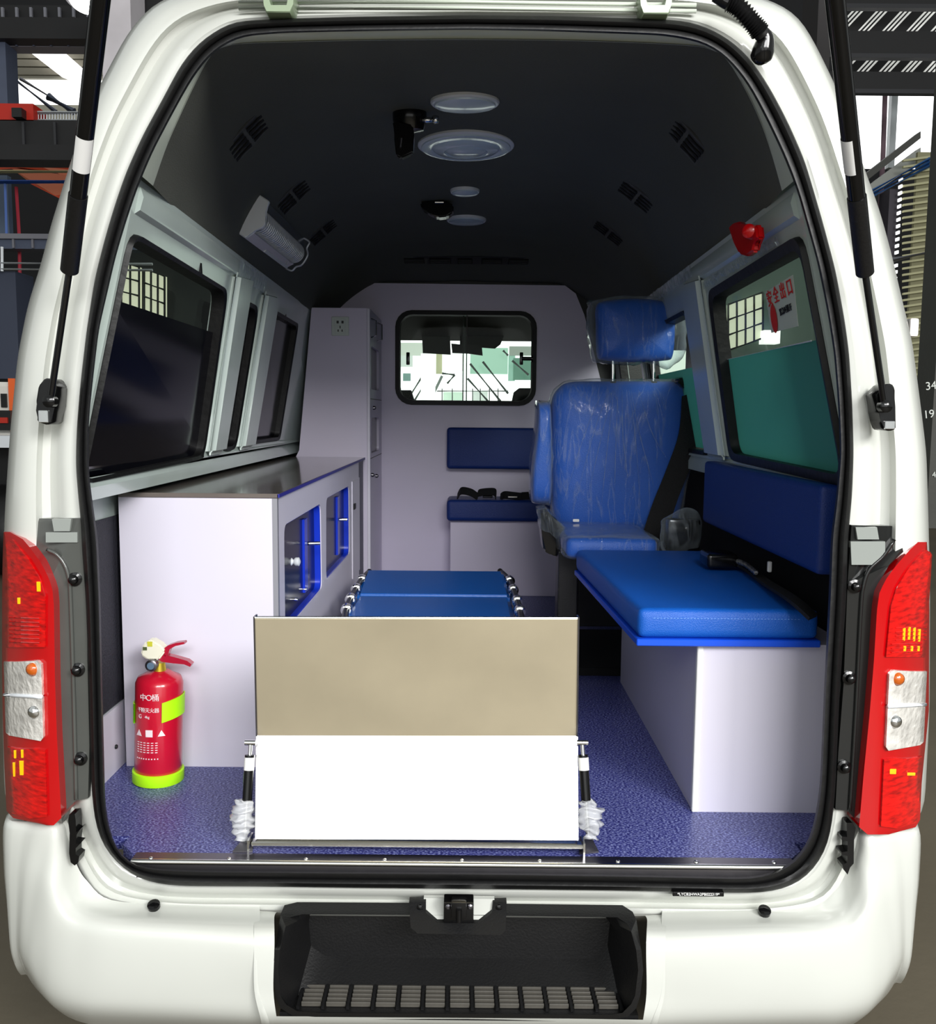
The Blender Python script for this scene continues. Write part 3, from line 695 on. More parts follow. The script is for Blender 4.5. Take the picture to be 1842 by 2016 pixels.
def ceil_hit(px, py):
    loc, nrm, _, _ = bvh.ray_cast(CAM, ray(px, py).normalized())
    if nrm.dot(ray(px, py)) > 0: nrm = -nrm
    return loc, nrm
# partition with window hole
def par(u, v): return Vector((u, YP, v))
zz = lambda y: U(921, y, Y=YP).z
po = [(CX-.80, ZF), (CX+.66, ZF), (U(1185,760,Y=YP).x, U(1185,760,Y=YP).z), (U(1165,680,Y=YP).x, U(1165,680,Y=YP).z), (U(1150,620,Y=YP).x, U(1150,620,Y=YP).z), (U(1133,578,Y=YP).x, U(1133,578,Y=YP).z), (U(1112,562,Y=YP).x, U(1112,562,Y=YP).z), (U(720,557,Y=YP).x, U(720,557,Y=YP).z), (U(682,570,Y=YP).x, U(682,570,Y=YP).z), (U(645,600,Y=YP).x, U(645,600,Y=YP).z), (CX-.80, 1.9)]
a = U(778, 797, Y=YP); b = U(1057, 613, Y=YP)
hole = rrect(a.x+.012, a.z+.012, b.x-.012, b.z-.012, .07)
bm = NB(); holed(bm, po, [hole], par, (0, .02, 0)); pt = add(bm, 'wall_front', LAMF, kind='structure')
bm = NB(); k = [(CX+.40, ZF), (CX+.93, ZF), (CX+.93, 2.30), (CX-.93, 2.30), (CX-.93, 1.85), (CX-.5, 1.85), (CX-.5, 2.0)]
holed(bm, [(CX-.95, ZF), (CX+.95, ZF), (CX+.95, 2.45), (CX-.95, 2.45)], [rrect(a.x-.02, a.z-.02, b.x+.02, b.z+.02, .06)], lambda u, v: Vector((u, YP+.022, v)), (0, .02, 0)); add(bm, 'trim_1', BLKPL, kind='structure')
# partition window
bm = NB()
def rr_ring(d, y, r): return [Vector((u, y, v)) for u, v in rrect(a.x+d, a.z+d, b.x-d, b.z-d, r)]
loft(bm, [rr_ring(0, YP-.001, .085), rr_ring(0, YP-.012, .085), rr_ring(.022, YP-.014, .07), rr_ring(.026, YP+.03, .066), rr_ring(.004, YP+.03, .08)])
wf = add(bm, 'window_7', RUBBER, kind='structure', smooth=40)
CLEAR = bpy.data.materials.new('clear_glass'); CLEAR.use_nodes = True; nt = CLEAR.node_tree; nt.nodes.clear()
o_ = nt.nodes.new('ShaderNodeOutputMaterial'); mx = nt.nodes.new('ShaderNodeMixShader'); tr = nt.nodes.new('ShaderNodeBsdfTransparent'); tr.inputs[0].default_value = (.9, .95, .92, 1)
gl = nt.nodes.new('ShaderNodeBsdfGlossy'); gl.inputs['Roughness'].default_value = .02; lw = nt.nodes.new('ShaderNodeLayerWeight'); lw.inputs[0].default_value = .5; pw = nt.nodes.new('ShaderNodeMath'); pw.operation = 'POWER'; pw.inputs[1].default_value = 5; ml = nt.nodes.new('ShaderNodeMath'); ml.operation = 'MULTIPLY_ADD'; ml.inputs[1].default_value = .35; ml.inputs[2].default_value = .003
nt.links.new(lw.outputs['Facing'], pw.inputs[0]); nt.links.new(pw.outputs[0], ml.inputs[0]); nt.links.new(ml.outputs[0], mx.inputs[0]); nt.links.new(tr.outputs[0], mx.inputs[1]); nt.links.new(gl.outputs[0], mx.inputs[2]); nt.links.new(mx.outputs[0], o_.inputs[0])
xm = U(915, 700, Y=YP).x
for i, (x0, x1, yy) in enumerate(((a.x+.022, xm+.012, YP+.004), (xm-.012, b.x-.022, YP+.014))):
    bm = NB(); box(bm, (x0, yy, a.z+.022), (x1, yy+.004, b.z-.022)); pn = add(bm, 'sliding_pane', CLEAR, wf)
    bm = NB(); box(bm, ((x1-.006) if i == 0 else x0, yy-.003, a.z+.024), (x1 if i == 0 else x0+.006, yy+.005, b.z-.024)); add(bm, 'pane_seal', BLKPL, pn)
for px, w_ in ((803, 0), (1026, 1)):
    p = U(px, 706, Y=YP-.012); bm = NB(); box(bm, p-Vector((.009, .008, .032)), p+Vector((.009, .008, .032)), .004)
    if w_: cyl(bm, p, p+Vector((.055, 0, 0)), .010); revolve(bm, p+Vector((.05, 0, 0)), (1, 0, 0), [(0, .018), (.008, .018)], 12)
    add(bm, 'window_latch', BLKGL, wf, smooth=35)

# ------------------------------------------------------------------ ceiling fittings
LAMP = mat('frosted_lamp_cover', '#C9DAE6', .25, coat=.5)
def dome(px, py, rw, label, rings=False):
    p, nrm = ceil_hit(px, py); dist = (p-CAM).dot(ray(px, py).normalized()); D = -(RM.transposed() @ (p-CAM)).z
    r = rw/F*D; t = thing('ceiling_light', label, 'light', p, 'round ceiling lights')
    bm = NB(); revolve(bm, p-nrm*.01, nrm, [(0, r), (.016, r), (.02, r*.96)], 40); add(bm, 'bezel', WHITEPL, t, smooth=40)
    bm = NB()
    pr = [(.008, r*.93), (.022, r*.92), (.026, r*.74), (.022, r*.70), (.028, r*.64), (.032, r*.45), (.028, r*.42), (.034, r*.36), (.036, .001)] if rings else [(.008, r*.9), (.022, r*.88), (.027, r*.5), (.028, .001)]
    revolve(bm, p-nrm*.0, nrm, [(d-.008, q) for d, q in pr], 40); add(bm, 'cover', LAMP, t, smooth=50)
dome(915, 198, 68, 'pale round ceiling light nearest the rear doorway')
dome(917, 284, 95, 'largest round ceiling light with ringed cover above the stretcher', True)
dome(915, 374, 29, 'small dim round ceiling light between the two black hooks')
dome(918, 431, 39, 'flat round ceiling light furthest into the van')
def vent(px, py, label, sz=1.0):
    p, nrm = ceil_hit(px, py); fy = Vector((0, 1, 0)); u = (fy-nrm*fy.dot(nrm)).normalized(); v = nrm.cross(u).normalized()
    if v.z < 0: v = -v
    M = Matrix((u, v, nrm)).transposed().to_4x4(); M.translation = p
    t = thing('air_vent', label, 'vent', p, 'slotted air vents along the ceiling slopes')
    VF = mat('vent_grey', '#3A3B3A', .5)
    bm = NB(); box(bm, (-.078*sz, -.075*sz, -.002), (.078*sz, .075*sz, .004), .002, 1, M=M); add(bm, 'face_plate', VF, t)
    slot = None
    for i in range(4):
        for j in range(2):
            c = Vector(((-.048+.032*i)*sz, (-.034+.068*j)*sz, .005)); bm = NB()
            P = [c+Vector((x*sz, y*sz, 0)) for x, y in ((-.012, -.026), (.007, -.029), (.003, 0), (.012, .027), (-.007, .029), (-.004, 0))]
            prism(bm, [M @ q for q in P], nrm*.002); add(bm, 'slot', mat('vent_slot_black', '#030303', .8), t)
for px, py, l in ((487,268,'slotted air vent nearest the doorway on the left ceiling slope'),(578,385,'middle slotted air vent on the left ceiling slope beyond the lamp'),(636,455,'furthest slotted air vent on the left ceiling slope'),(1347,270,'slotted air vent nearest the doorway on the right ceiling slope'),(1253,387,'middle slotted air vent on the right ceiling slope'),(1198,458,'furthest slotted air vent on the right ceiling slope')):
    vent(px, py, l)
# front air outlet strip
p0, n0 = ceil_hit(916, 512); u = Vector((1, 0, 0)); v = n0.cross(u).normalized(); v = v if v.z > 0 else -v
M0 = Matrix((u, v, n0)).transposed().to_4x4(); M0.translation = p0
ft = thing('front_air_outlet', 'dark wide air outlet strip with five openings above the partition', 'vent', p0)
bm = NB(); hw_ = 128/F*4.5
box(bm, (-hw_, -.05, -.002), (hw_, .05, .004), .003, 1, M=M0); add(bm, 'outlet_panel', mat('outlet_panel', '#2A2A2A', .5), ft)
for k, (x0, x1) in enumerate(((793,838),(843,890),(898,932),(945,990),(997,1042))):
    A_ = (x0-916)/F*4.5; B_ = (x1-916)/F*4.5; bm = NB(); box(bm, (A_+.006, -.034, .004), (B_-.006, .034, .008), .002, 1, M=M0); lv = add(bm, 'outlet', mat('vent_slot_black', '#030303'), ft)
    bm = NB()
    for j in range(3): box(bm, (A_+.01, -.024+j*.02, .008), (B_-.01, -.018+j*.02, .012), M=M0)
    add(bm, 'louvre', mat('vent_grey', '#3A3B3A'), lv)
# infusion hooks
def hook(px, py, label, folded):
    p, nr = ceil_hit(px, py); t = thing('infusion_hook', label, 'hook', p)
    if not folded:
        bm = NB(); revolve(bm, p, nr, [(0, .045), (.02, .045), (.045, .036), (.05, .01)], 20); add(bm, 'base', BLKGL, t, smooth=40)
        q = p+nr*.03; bm = NB()
        P = [U(772,238,Y=q.y-.05),U(812,246,Y=q.y-.05),U(815,262,Y=q.y-.05),U(813,300,Y=q.y-.05),U(789,311,Y=q.y-.05),U(779,306,Y=q.y-.05),U(779,275,Y=q.y-.05)]
        prism(bm, P, (0, .03, 0)); bmesh.ops.bevel(bm, geom=bm.edges[:], offset=.004, segments=2, affect='EDGES'); hg = add(bm, 'strap', BLKGL, t, smooth=40)
        bm = NB(); a_ = U(790, 272, Y=q.y-.053); b_ = U(788, 290, Y=q.y-.053); cyl(bm, a_, b_, .003, seg=8); add(bm, 'buckle', DKSTEEL, hg)
        bm = NB(); a_ = U(828, 236, Y=q.y-.02); b_ = U(852, 236, Y=q.y-.02); cyl(bm, a_, b_, .007, seg=10); cyl(bm, U(857, 229, Y=q.y-.03), U(857, 242, Y=q.y-.03), .009, seg=10); add(bm, 'chrome_hook', CHROME, t, smooth=True, label='chrome hook end')
    else:
        bm = NB(); pts = [(826,398),(845,394),(876,394),(893,403),(892,418),(880,426),(862,428),(846,420),(830,410)]
        prism(bm, [U(x, y, Y=p.y-.02) for x, y in pts], (0, .06, 0)); bmesh.ops.bevel(bm, geom=bm.edges[:], offset=.006, segments=2, affect='EDGES'); add(bm, 'base', BLKGL, t, smooth=40)
        bm = NB(); cyl(bm, U(856, 398, Y=p.y-.025), U(873, 398, Y=p.y-.025), .004, seg=8); add(bm, 'pin', CHROME, t)
hook(806, 222, 'black infusion hook with hanging strap and chrome end', False)
hook(862, 396, 'black infusion hook folded flat on the ceiling further in', True)

# wall lamp with ribbed clear tube on the left slope
wlp = thing('wall_lamp', 'white disinfection lamp with ribbed clear tube on the left ceiling slope', 'lamp', ceil_hit(530, 455)[0])
pA, nA = ceil_hit(489, 421); pB, nB = ceil_hit(577, 497)
nA = (nA+nB).normalized(); dirn = pB-pA; Lh = dirn.length; dirn.normalize()
nA = (nA-dirn*nA.dot(dirn)).normalized(); vv = nA.cross(dirn); vv = -vv if vv.z > 0 else vv
Ml = Matrix((dirn, vv, nA)).transposed().to_4x4(); Ml.translation = pA; Mr = Ml.to_3x3()
hb = .064
prof = [(-hb, -.03), (hb, -.03), (hb, .028), (.040, .034), (.030, .040), (.008, .056), (-.004, .056), (-.030, .036), (-hb, .032)]
bm = NB(); prism(bm, [Ml @ Vector((0, y, z)) for y, z in prof], Mr @ Vector((.018, 0, 0))); bmesh.ops.bevel(bm, geom=bm.edges[:], offset=.003, segments=1, affect='EDGES'); add(bm, 'end_cap', WHITEPL, wlp)
bm = NB(); box(bm, (.015, -hb, -.03), (Lh, hb, .004), .003, 1, M=Ml); add(bm, 'base_tray', WHITEPL, wlp)
CLR = mat('clear_plastic', '#E4E8EE', .08, .3, coat=1, alpha=.5)
RFL = mat('lamp_reflector', '#B8BEC8', .15, .8)
for sgn in (-1, 1):
    bm = NB(); prism(bm, [Ml @ Vector(q) for q in ((.018, sgn*hb, .004), (Lh-.004, sgn*hb, .004), (Lh-.004, sgn*.034, .022), (.018, sgn*.034, .022))], nA*.003); add(bm, 'reflector', RFL, wlp)
bm = NB(); box(bm, (Lh*.45, hb-.014, .006), (Lh-.01, hb-.001, .014), .001, 1, M=Ml); add(bm, 'bright_strip', LBL, wlp)
bm = NB(); cyl(bm, Ml @ Vector((.02, 0, .024)), Ml @ Vector((Lh-.02, 0, .024)), .013, seg=20); tb = add(bm, 'tube', WHITEPL, wlp, smooth=True)
for i in range(28):
    cc = Ml @ Vector((.05+i*(Lh-.08)/28, 0, .014)); bm = NB()
    tube(bm, [cc+(Mr @ Vector((0, math.cos(t)*.036, math.sin(t)*.036))) for t in [PI*k/10 for k in range(11)]], .0028, 5); add(bm, 'lens_rib', CLR, tb, smooth=True)
bm = NB(); tube(bm, smooth_pts([Ml @ Vector((Lh, y, z)) for y, z in ((hb, .0), (hb-.005, .03), (.038, .036), (.02, .05), (-.02, .05), (-.04, .034), (-hb, .030), (-hb, 0))], 4), .004, 6); add(bm, 'lens_flange', CLR, wlp, smooth=True)
# red fixture under the right seam
rf = thing('hammer_holder', 'red plastic emergency hammer holder above the right rear window', 'hammer', U(1465, 470, X=CX+.69))
Yr = U(1465, 470, X=CX+.66).y
bm = NB(); prism(bm, [U(x, y, X=CX+.615) for x, y in [(1432,448),(1438,440),(1452,436),(1462,446),(1487,443),(1490,470),(1480,478),(1480,496),(1468,505),(1452,500),(1444,478)]], (.018, 0, 0)); bmesh.ops.bevel(bm, geom=bm.edges[:], offset=.005, segments=2, affect='EDGES'); add(bm, 'holder', RED, rf, smooth=40)
bm = NB(); revolve(bm, U(1478, 456, X=CX+.612), (-.7, -.7, 0), [(-.01, .016), (.012, .015), (.017, .009), (.018, .001)], 18); add(bm, 'hammer_head', RED, rf, smooth=40)
# ------------------------------------------------------------------ sill plate
sp = thing('sill_plate', 'stainless steel threshold strip with screws along the floor edge', 'threshold', (CX, .01, ZF))
bm = NB(); y_ = lambda py: U(921, py, Z=ZF+.003).y
xa, xb = U(262, 1690, Z=ZF).x, U(1560, 1697, Z=ZF).x
prism(bm, [Vector((xa, .030, ZF)), Vector((xb, .030, ZF)), Vector((xb, .030, ZF+.003)), Vector((xa, .030, ZF+.003))], (0, -.030, 0)); add(bm, 'top_strip', DKSTEEL, sp)
bm = NB(); cyl(bm, (xa, -.001, ZF-.002), (xb, -.001, ZF-.002), .006, seg=10); add(bm, 'rounded_edge', STEEL, sp, smooth=40)
bm = NB(); box(bm, (xa+.01, -.004, ZF-.035), (xb-.01, .003, ZF-.004)); add(bm, 'front_face', DKSTEEL, sp)
sc = None
for x in (297, 451, 602, 757, 909, 1062, 1216, 1370, 1523):
    p = U(x, 1690+(x-297)*.0068, Z=ZF+.003)
    if sc is None: bm = NB(); revolve(bm, p, (0, 0, 1), [(0, .005), (.002, .0045), (.0035, .002)], 10); sc = add(bm, 'screw', CHROME, sp, smooth=60)
    else: copy_at(sc, p, sp)
# trims on the left lower wall, added shade panel on the right
def wallpatch(pts, s, X, th): return [U(x, y, X=CX+s*X) for x, y in pts]
PERF = mat('black_perforated_panel', '#2A2A33', .6, bump=.6, bscale=220)
bm = NB(); P = [(.10, 1.27), (.62, 1.27), (.62, .785), (.10, .785)]
prism(bm, [Vector((CX-.898, y, z)) for y, z in P], (.004, 0, 0)); add(bm, 'trim_2', PERF, kind='structure')
bm = NB(); prism(bm, [Vector((CX-.898, y, z)) for y, z in ((.10, .78), (.62, .78), (.62, ZF), (.10, ZF))], (.006, 0, 0)); t3 = add(bm, 'trim_3', LAM, kind='structure')
bm = NB(); p = U(228, 1470, X=CX-.89); revolve(bm, p, (1, 0, 0), [(0, .006), (.004, .005)], 12); add(bm, 'screw_cap', BLKPL, t3)
SHADEK = mat('black_shade_fill', '#0A0A0C', .9)  # shade behind the bench and under the chair, put into the colour
bm = NB(); prism(bm, [Vector((CX+.896, y, z)) for y, z in ((.10, 1.335), (2.2, 1.335), (2.2, ZF), (.10, ZF))], (-.006, 0, 0)); add(bm, 'wall_shade_panel', SHADEK, kind='structure')  # black panel added over the grey wall for the dark behind the bench

# ------------------------------------------------------------------ left low cabinet
XA, XC = CX-.880, -.488; YA, YB = .516, 2.464; ZT = 1.331
NAVYI = mat('navy_cabinet_frame', '#1838C8', .28, coat=.3)
NAVYD = mat('dark_navy_inside', '#0A0E3C', .45)
SMOKE = mat('smoked_acrylic', '#0A0A26', .2, spec=.2)
TOPM = mat('dark_worktop', '#6B635E', .16, coat=.6, var=.12, vscale=3)
cb = thing('side_cabinet', 'long low white cabinet with two smoked windows along the left wall', 'cabinet', (-.68, 1.49, ZF))
bm = NB(); box(bm, (XA, YA, ZF), (XC, YA+.018, ZT-.012)); add(bm, 'end_panel', LAM, cb)
bm = NB(); box(bm, (XC-.012, YA-.001, ZF), (XC+.001, YA+.016, ZT-.012)); add(bm, 'edge_strip', EDGE, cb)
bm = NB(); box(bm, (XA, YA+.018, ZF), (XC-.075, YB, ZT-.014)); add(bm, 'carcass', NAVYD, cb)
bm = NB(); box(bm, (XA, YA-.004, ZT-.012), (XC+.006, YB, ZT), .002, 1); add(bm, 'worktop', TOPM, cb)
bm = NB(); box(bm, (XC+.002, YA-.004, ZT-.010), (XC+.0075, YB, ZT-.001)); add(bm, 'worktop_edging', mat('blue_edging', '#26288C', .4), cb)
def cz(x, y): q = U(x, y, X=XC); return (q.y, q.z)
o1 = [cz(559, 1034), cz(631, 991), cz(633.6, 1152), cz(559, 1238)]
o1[3] = (o1[0][0], o1[2][1]-.01); o1[2] = (o1[2][0], o1[2][1]-.01)
o2 = [cz(642, 981), cz(687, 956), cz(688, 1090), cz(642, 1142)]
H1 = round_poly(o1, .035); H2 = round_poly(o2, .035)
yd = cz(706, 940)[0]; ye = cz(716, 940)[0]; zd0 = cz(700, 1130)[1]
bm = NB(); holed(bm, [(YA+.016, ZF), (yd, ZF), (yd, ZT-.012), (YA+.016, ZT-.012)], [H1, H2], lambda u, v: Vector((XC, u, v)), (-.016, 0, 0)); fp = add(bm, 'front_panel', LAM, cb)
for H, nm, hp, extra in ((H1, 'a', (606, 629, 1070), True), (H2, 'b', (664, 686, 1023), False)):
    cy = sum(p[0] for p in H)/len(H); czz = sum(p[1] for p in H)/len(H)
    def sh(d): return [(cy+(u-cy)*(1-d), czz+(v-czz)*(1-d*.8)) for u, v in H]
    bm = NB(); R_ = lambda L, x: [Vector((x, u, v)) for u, v in L]
    loft(bm, [R_(sh(-.012), XC-.017), R_(sh(.012), XC-.0025), R_(sh(.03), XC-.004), R_(sh(.03), XC-.024), R_(sh(-.012), XC-.024)])
    fr = add(bm, 'window_frame', NAVYI, cb, smooth=40)
    bm = NB(); prism(bm, R_(sh(.02), XC-.0215), (-.004, 0, 0)); dr = add(bm, 'smoked_window', SMOKE, cb)
    u0 = min(u for u, v in H); u1 = max(u for u, v in H); v0 = min(v for u, v in H); v1 = max(v for u, v in H)
    bm = NB(); box(bm, (XC-.0215, u0+(u1-u0)*.62, v0+.03), (XC-.014, u0+(u1-u0)*.70, v1-.03)); add(bm, 'sliding_divider', NAVYI, dr)
    a = U(hp[0], hp[2], X=XC-.03); bq = U(hp[1], hp[2], X=XC-.005)
    bm = NB(); m_ = (a+bq)/2; h0_ = U(hp[0]+1, hp[2], X=XC-.021); cyl(bm, h0_, h0_+Vector((.034, .01, 0)), .0062, seg=10); add(bm, 'handle', CHROME, dr, smooth=40, label='bright bar handle')
    if extra:
        p = U(583, 1106, X=XC-.008); bm = NB(); revolve(bm, p+Vector((-.014, 0, 0)), (1, 0, 0), [(0, .012), (.006, .006), (.012, .013), (.022, .013), (.026, .004)], 14); add(bm, 'knob', WHITEPL, dr, smooth=50)
        for q in ((601, 1160), (583, 1180)):
            p = U(q[0], q[1], X=XC-.014); bm = NB(); revolve(bm, p+Vector((-.01, 0, 0)), (1, 0, 0), [(0, .004), (.012, .005), (.015, .003)], 8); add(bm, 'catch', CHROME, dr, smooth=50)
y0d = cz(692, 950)[0]
bm = NB(); box(bm, (XC-.004, y0d, zd0), (XC+.004, yd-.004, cz(692, 948)[1])); dd = add(bm, 'narrow_door', LAM, cb)
p = U(697, 997, X=XC+.004); bm = NB(); box(bm, (XC+.002, p.y-.022, p.z-.012), (XC+.010, p.y+.022, p.z+.012), .002, 1); add(bm, 'lock', BLKPL, dd)
bm = NB(); box(bm, (XC-.03, yd, ZF), (XC-.002, YB, ZT-.012)); add(bm, 'blue_pillar', NAVYD, cb, label='deep blue upright panel')

# ------------------------------------------------------------------ tall cabinet
XT = -.458; YT = 2.469; ZTT = 2.006
tc_ = thing('tall_cabinet', 'tall pale lilac cabinet in the front left corner with a socket', 'cabinet', (-.6, 2.75, ZF))
bm = NB(); prism(bm, [Vector((x, YT, z)) for x, z in ((CX-.79, ZF), (XT-.014, ZF), (XT-.014, ZTT), (-.722, ZTT), (CX-.775, 1.36), (CX-.79, 1.33))], (0, YP-YT-.004, 0)); add(bm, 'body', LAMF, tc_)
bm = NB(); box(bm, (XT-.014, YT, ZF), (XT, YT+.018, ZTT), .003); add(bm, 'corner_post', LAM, tc_)
def tz(x, y): q = U(x, y, X=XT); return (q.y, q.z)
dh = []
for (xa_, ya_, yb_) in ((731, 684, 767), (731, 822, 891)):
    z1 = tz(736, ya_)[1]; z0 = tz(736, yb_)[1]; dh.append(round_poly([(YT+.07, z0), (YP-.14, z0), (YP-.14, z1), (YT+.07, z1)], .02))
bm = NB(); holed(bm, [(YT+.018, ZF), (YP-.004, ZF), (YP-.004, ZTT), (YT+.018, ZTT)], dh, lambda u, v: Vector((XT-.002, u, v)), (-.012, 0, 0)); add(bm, 'side_face', LAMF, tc_)
for L in dh:
    bm = NB(); prism(bm, [Vector((XT-.0135, u, v)) for u, v in L], (-.002, 0, 0)); add(bm, 'smoked_window', SMOKE, tc_)
for z_ in (tz(736, 786)[1], tz(736, 900)[1]):
    bm = NB(); box(bm, (XT-.003, YT+.02, z_-.002), (XT-.0012, YP-.01, z_+.002)); add(bm, 'door_gap', BLKPL, tc_)
for x, ya_, yb_ in ((731, 628, 664), (743, 636, 672)):
    yy = tz(x, 640)[0]; z1 = tz(x, ya_)[1]; z0 = tz(x, yb_)[1]; bm = NB(); tube(bm, [(XT-.002, yy, z0), (XT+.02, yy, z0+.008), (XT+.02, yy, z1-.008), (XT-.002, yy, z1)], .005, 8); add(bm, 'handle', CHROME, tc_, smooth=40)
for x, y in ((735, 803), (732, 935), (740, 937)):
    p = U(x, y, X=XT); bm = NB(); revolve(bm, p, (1, 0, 0), [(-.004, .010), (.008, .009), (.012, .004)], 12); add(bm, 'lock', DKSTEEL, tc_, smooth=40)
# wall socket on the tall cabinet
a = U(653, 661, Y=YT); b = U(687, 624, Y=YT)
so = thing('power_socket', 'white square power socket high on the tall cabinet', 'socket', U(670, 643, Y=YT))
bm = NB(); box(bm, (a.x, YT-.009, a.z), (b.x, YT, b.z), .002, 1); add(bm, 'plate', SOCKET, so)
bm = NB(); c = (a+b)/2; box(bm, (c.x-.024, YT-.011, c.z-.034), (c.x+.024, YT-.009, c.z+.034), .001, 1); add(bm, 'insert', SOCKET, so)
for dx, dz, rx, rz in ((-.011, .018, .005, .006), (.011, .018, .005, .006), (0, -.004, .0022, .006), (-.009, -.02, .0026, .005), (.009, -.02, .0026, .005)):
    bm = NB(); box(bm, (c.x+dx-rx, YT-.0118, c.z+dz-rz), (c.x+dx+rx, YT-.0108, c.z+dz+rz)); add(bm, 'socket_hole', BLKPL, so)

# ------------------------------------------------------------------ front bench
FB = thing('front_bench', 'short front bench with navy cushions against the partition', 'bench', (.18, 2.93, ZF))
zb_ = U(1000, 1027, Y=2.81).z; zs_ = U(1000, 985, Y=2.81).z
bm = NB(); box(bm, (-.095, 2.845, ZF), (.449, YP-.002, zb_), .003, 1); add(bm, 'bench_base', LAMF, FB)
bm = NB(); box(bm, (U(879, 1000, Y=2.81).x, 2.80, zb_), (.46, YP-.004, zs_), .022, 3); add(bm, 'seat_cushion', NAVY, FB, smooth=50)
a = U(879, 923, Y=2.97); b = U(1060, 843, Y=2.97)
bm = NB(); box(bm, (a.x, 2.965, a.z), (.42, YP-.002, b.z), .02, 3); add(bm, 'back_cushion', NAVY, FB, smooth=50)
WEB = mat('black_webbing', '#08080A', .7, bump=.4, bscale=300)
def ribbon(bm, pts, wv, th):
    """flat strap along pts; wv width vector"""
    P = smooth_pts(pts, 5); wv = Vector(wv); R = []
    for i, p in enumerate(P):
        t = (P[min(i+1, len(P)-1)]-P[max(i-1, 0)]).normalized(); nn_ = t.cross(wv.normalized()).normalized()*th
        R.append([p-wv/2-nn_, p+wv/2-nn_, p+wv/2+nn_, p-wv/2+nn_])
    loft(bm, R, caps=True)
for (x0, x1, yt, lb, ch) in ((900, 972, 966, 'black lap belt looped on the front bench seat, left end', 0), (985, 1056, 974, 'black lap belt lying on the front bench seat beside the chair', 1)):
    a = U(x0, 986, Y=2.86); b = U(x1, 987, Y=2.86); a.z = b.z = zs_+.005; tp = U((x0+x1)/2, yt, Y=2.88)
    t = thing('seat_belt', lb, 'seat belt', a, 'lap belts on the front bench')
    h = (tp.z-a.z)
    bm = NB(); ribbon(bm, [a+Vector((0, .02, .004)), a+Vector((.02, 0, h*1.0)), a+Vector((.07, -.01, h*.8)), a+Vector((.10, -.02, .012)), a.lerp(b, .6)+Vector((0, 0, h*.75)), b+Vector((0, 0, h*.9)), b+Vector((.01, .01, .006))], (.004, .030, .034), .002); add(bm, 'webbing', WEB, t, smooth=40)
    p = a.lerp(b, .30 if ch else .8); bm = NB(); box(bm, p+Vector((-.02, -.03, .004)), p+Vector((.03, .01, .016)), .003, 1); add(bm, 'buckle', CHROME if ch else BLKGL, t)

# ------------------------------------------------------------------ right side bench
SB = thing('side_bench', 'long bright blue upholstered bench on a white box along the right wall', 'bench', (.65, .7, ZF))
XB = .531; YB0 = .264; zc = U(1253, 1272, Y=.234).z
bm = NB(); box(bm, (XB, YB0, ZF), (CX+.885, 1.33, zc-.001)); add(bm, 'bench_base', LAM, SB)
bm = NB(); box(bm, (XB-.003, YB0-.004, ZF), (XB+.012, YB0+.014, zc-.001), .002, 1); add(bm, 'corner_edging', LBL, SB)
def quad(y, z): return None
def slab(bm, x0a, x0b, x1, ya, yb, z0, z1, bev, seg=3):
    A_ = [Vector((x0a, ya, z0)), Vector((x1, ya, z0)), Vector((x1, yb, z0)), Vector((x0b, yb, z0))]
    prism(bm, A_, (0, 0, z1-z0))
    if bev: bmesh.ops.bevel(bm, geom=bm.edges[:], offset=bev, segments=seg, affect='EDGES', profile=.6)
bm = NB(); slab(bm, .383, .345, .80, .234, 1.17, zc, zc+.016, .002, 1); add(bm, 'seat_board', mat('blue_board', '#1450D8', .35), SB)
bm = NB(); slab(bm, .386, .348, .797, .238, 1.17, zc+.016, zc+.085, .022, 4); add(bm, 'seat_cushion', BLUE, SB, smooth=60)
bm = NB(); P = [Vector((.42+i*.34/40, .2355+.004, zc+.068)) for i in range(0)]
for i in range(44):
    x = .42+i*.0076; box(bm, (x, .2372, zc+.0635), (x+.004, .2392, zc+.0648))
add(bm, 'stitching', mat('pale_blue_thread', '#6C9AE0', .6), SB, kind='stuff')
zp1 = U(1385, 907, X=.74).z; zp0 = U(1382, 1027, X=.74).z; yp1 = U(1384, 960, X=.74).y
bm = NB(); box(bm, (.74, .12, zp0), (.785, yp1, zp1), .014, 3); add(bm, 'back_cushion', NAVY, SB, smooth=50)
# belts lying behind the bench cushion
t = thing('seat_belt', 'black belt with ribbed silver stalk lying along the rear of the side bench', 'seat belt', U(1480, 1120, Z=zc+.09))
bm = NB(); p = U(1405, 1100, Z=zc+.115); q = U(1440, 1105, Z=zc+.10); box(bm, p+Vector((-.03, -.05, -.02)), p+Vector((.055, .05, .02)), .010, 3); add(bm, 'buckle', BLKGL, t, smooth=50)
bm = NB(); ribbon(bm, [p+Vector((.05, .0, 0)), U(1470, 1118, Z=zc+.10), U(1505, 1145, Z=zc+.10), U(1560, 1180, Z=zc+.11), U(1600, 1215, Z=zc+.09)], (.03, .035, 0), .004); add(bm, 'webbing', WEB, t, smooth=40)
bm = NB(); P = [U(1452, 1105, Z=zc+.115), U(1470, 1113, Z=zc+.115), U(1488, 1128, Z=zc+.115)]
P = smooth_pts(P, 8); tube(bm, P, .006, 8, rad=[.008 if i % 2 else .005 for i in range(len(P))]); add(bm, 'ribbed_stalk', mat('silver_black_ribs', '#9A9A9A', .3, .8, var=.8, vscale=120), t, smooth=30)
bm = NB(); p = U(1513, 1115, Z=zc+.13); box(bm, p+Vector((-.005, -.012, -.014)), p+Vector((.005, .0, .014)), .002, 1); add(bm, 'care_tag', LBL, t)

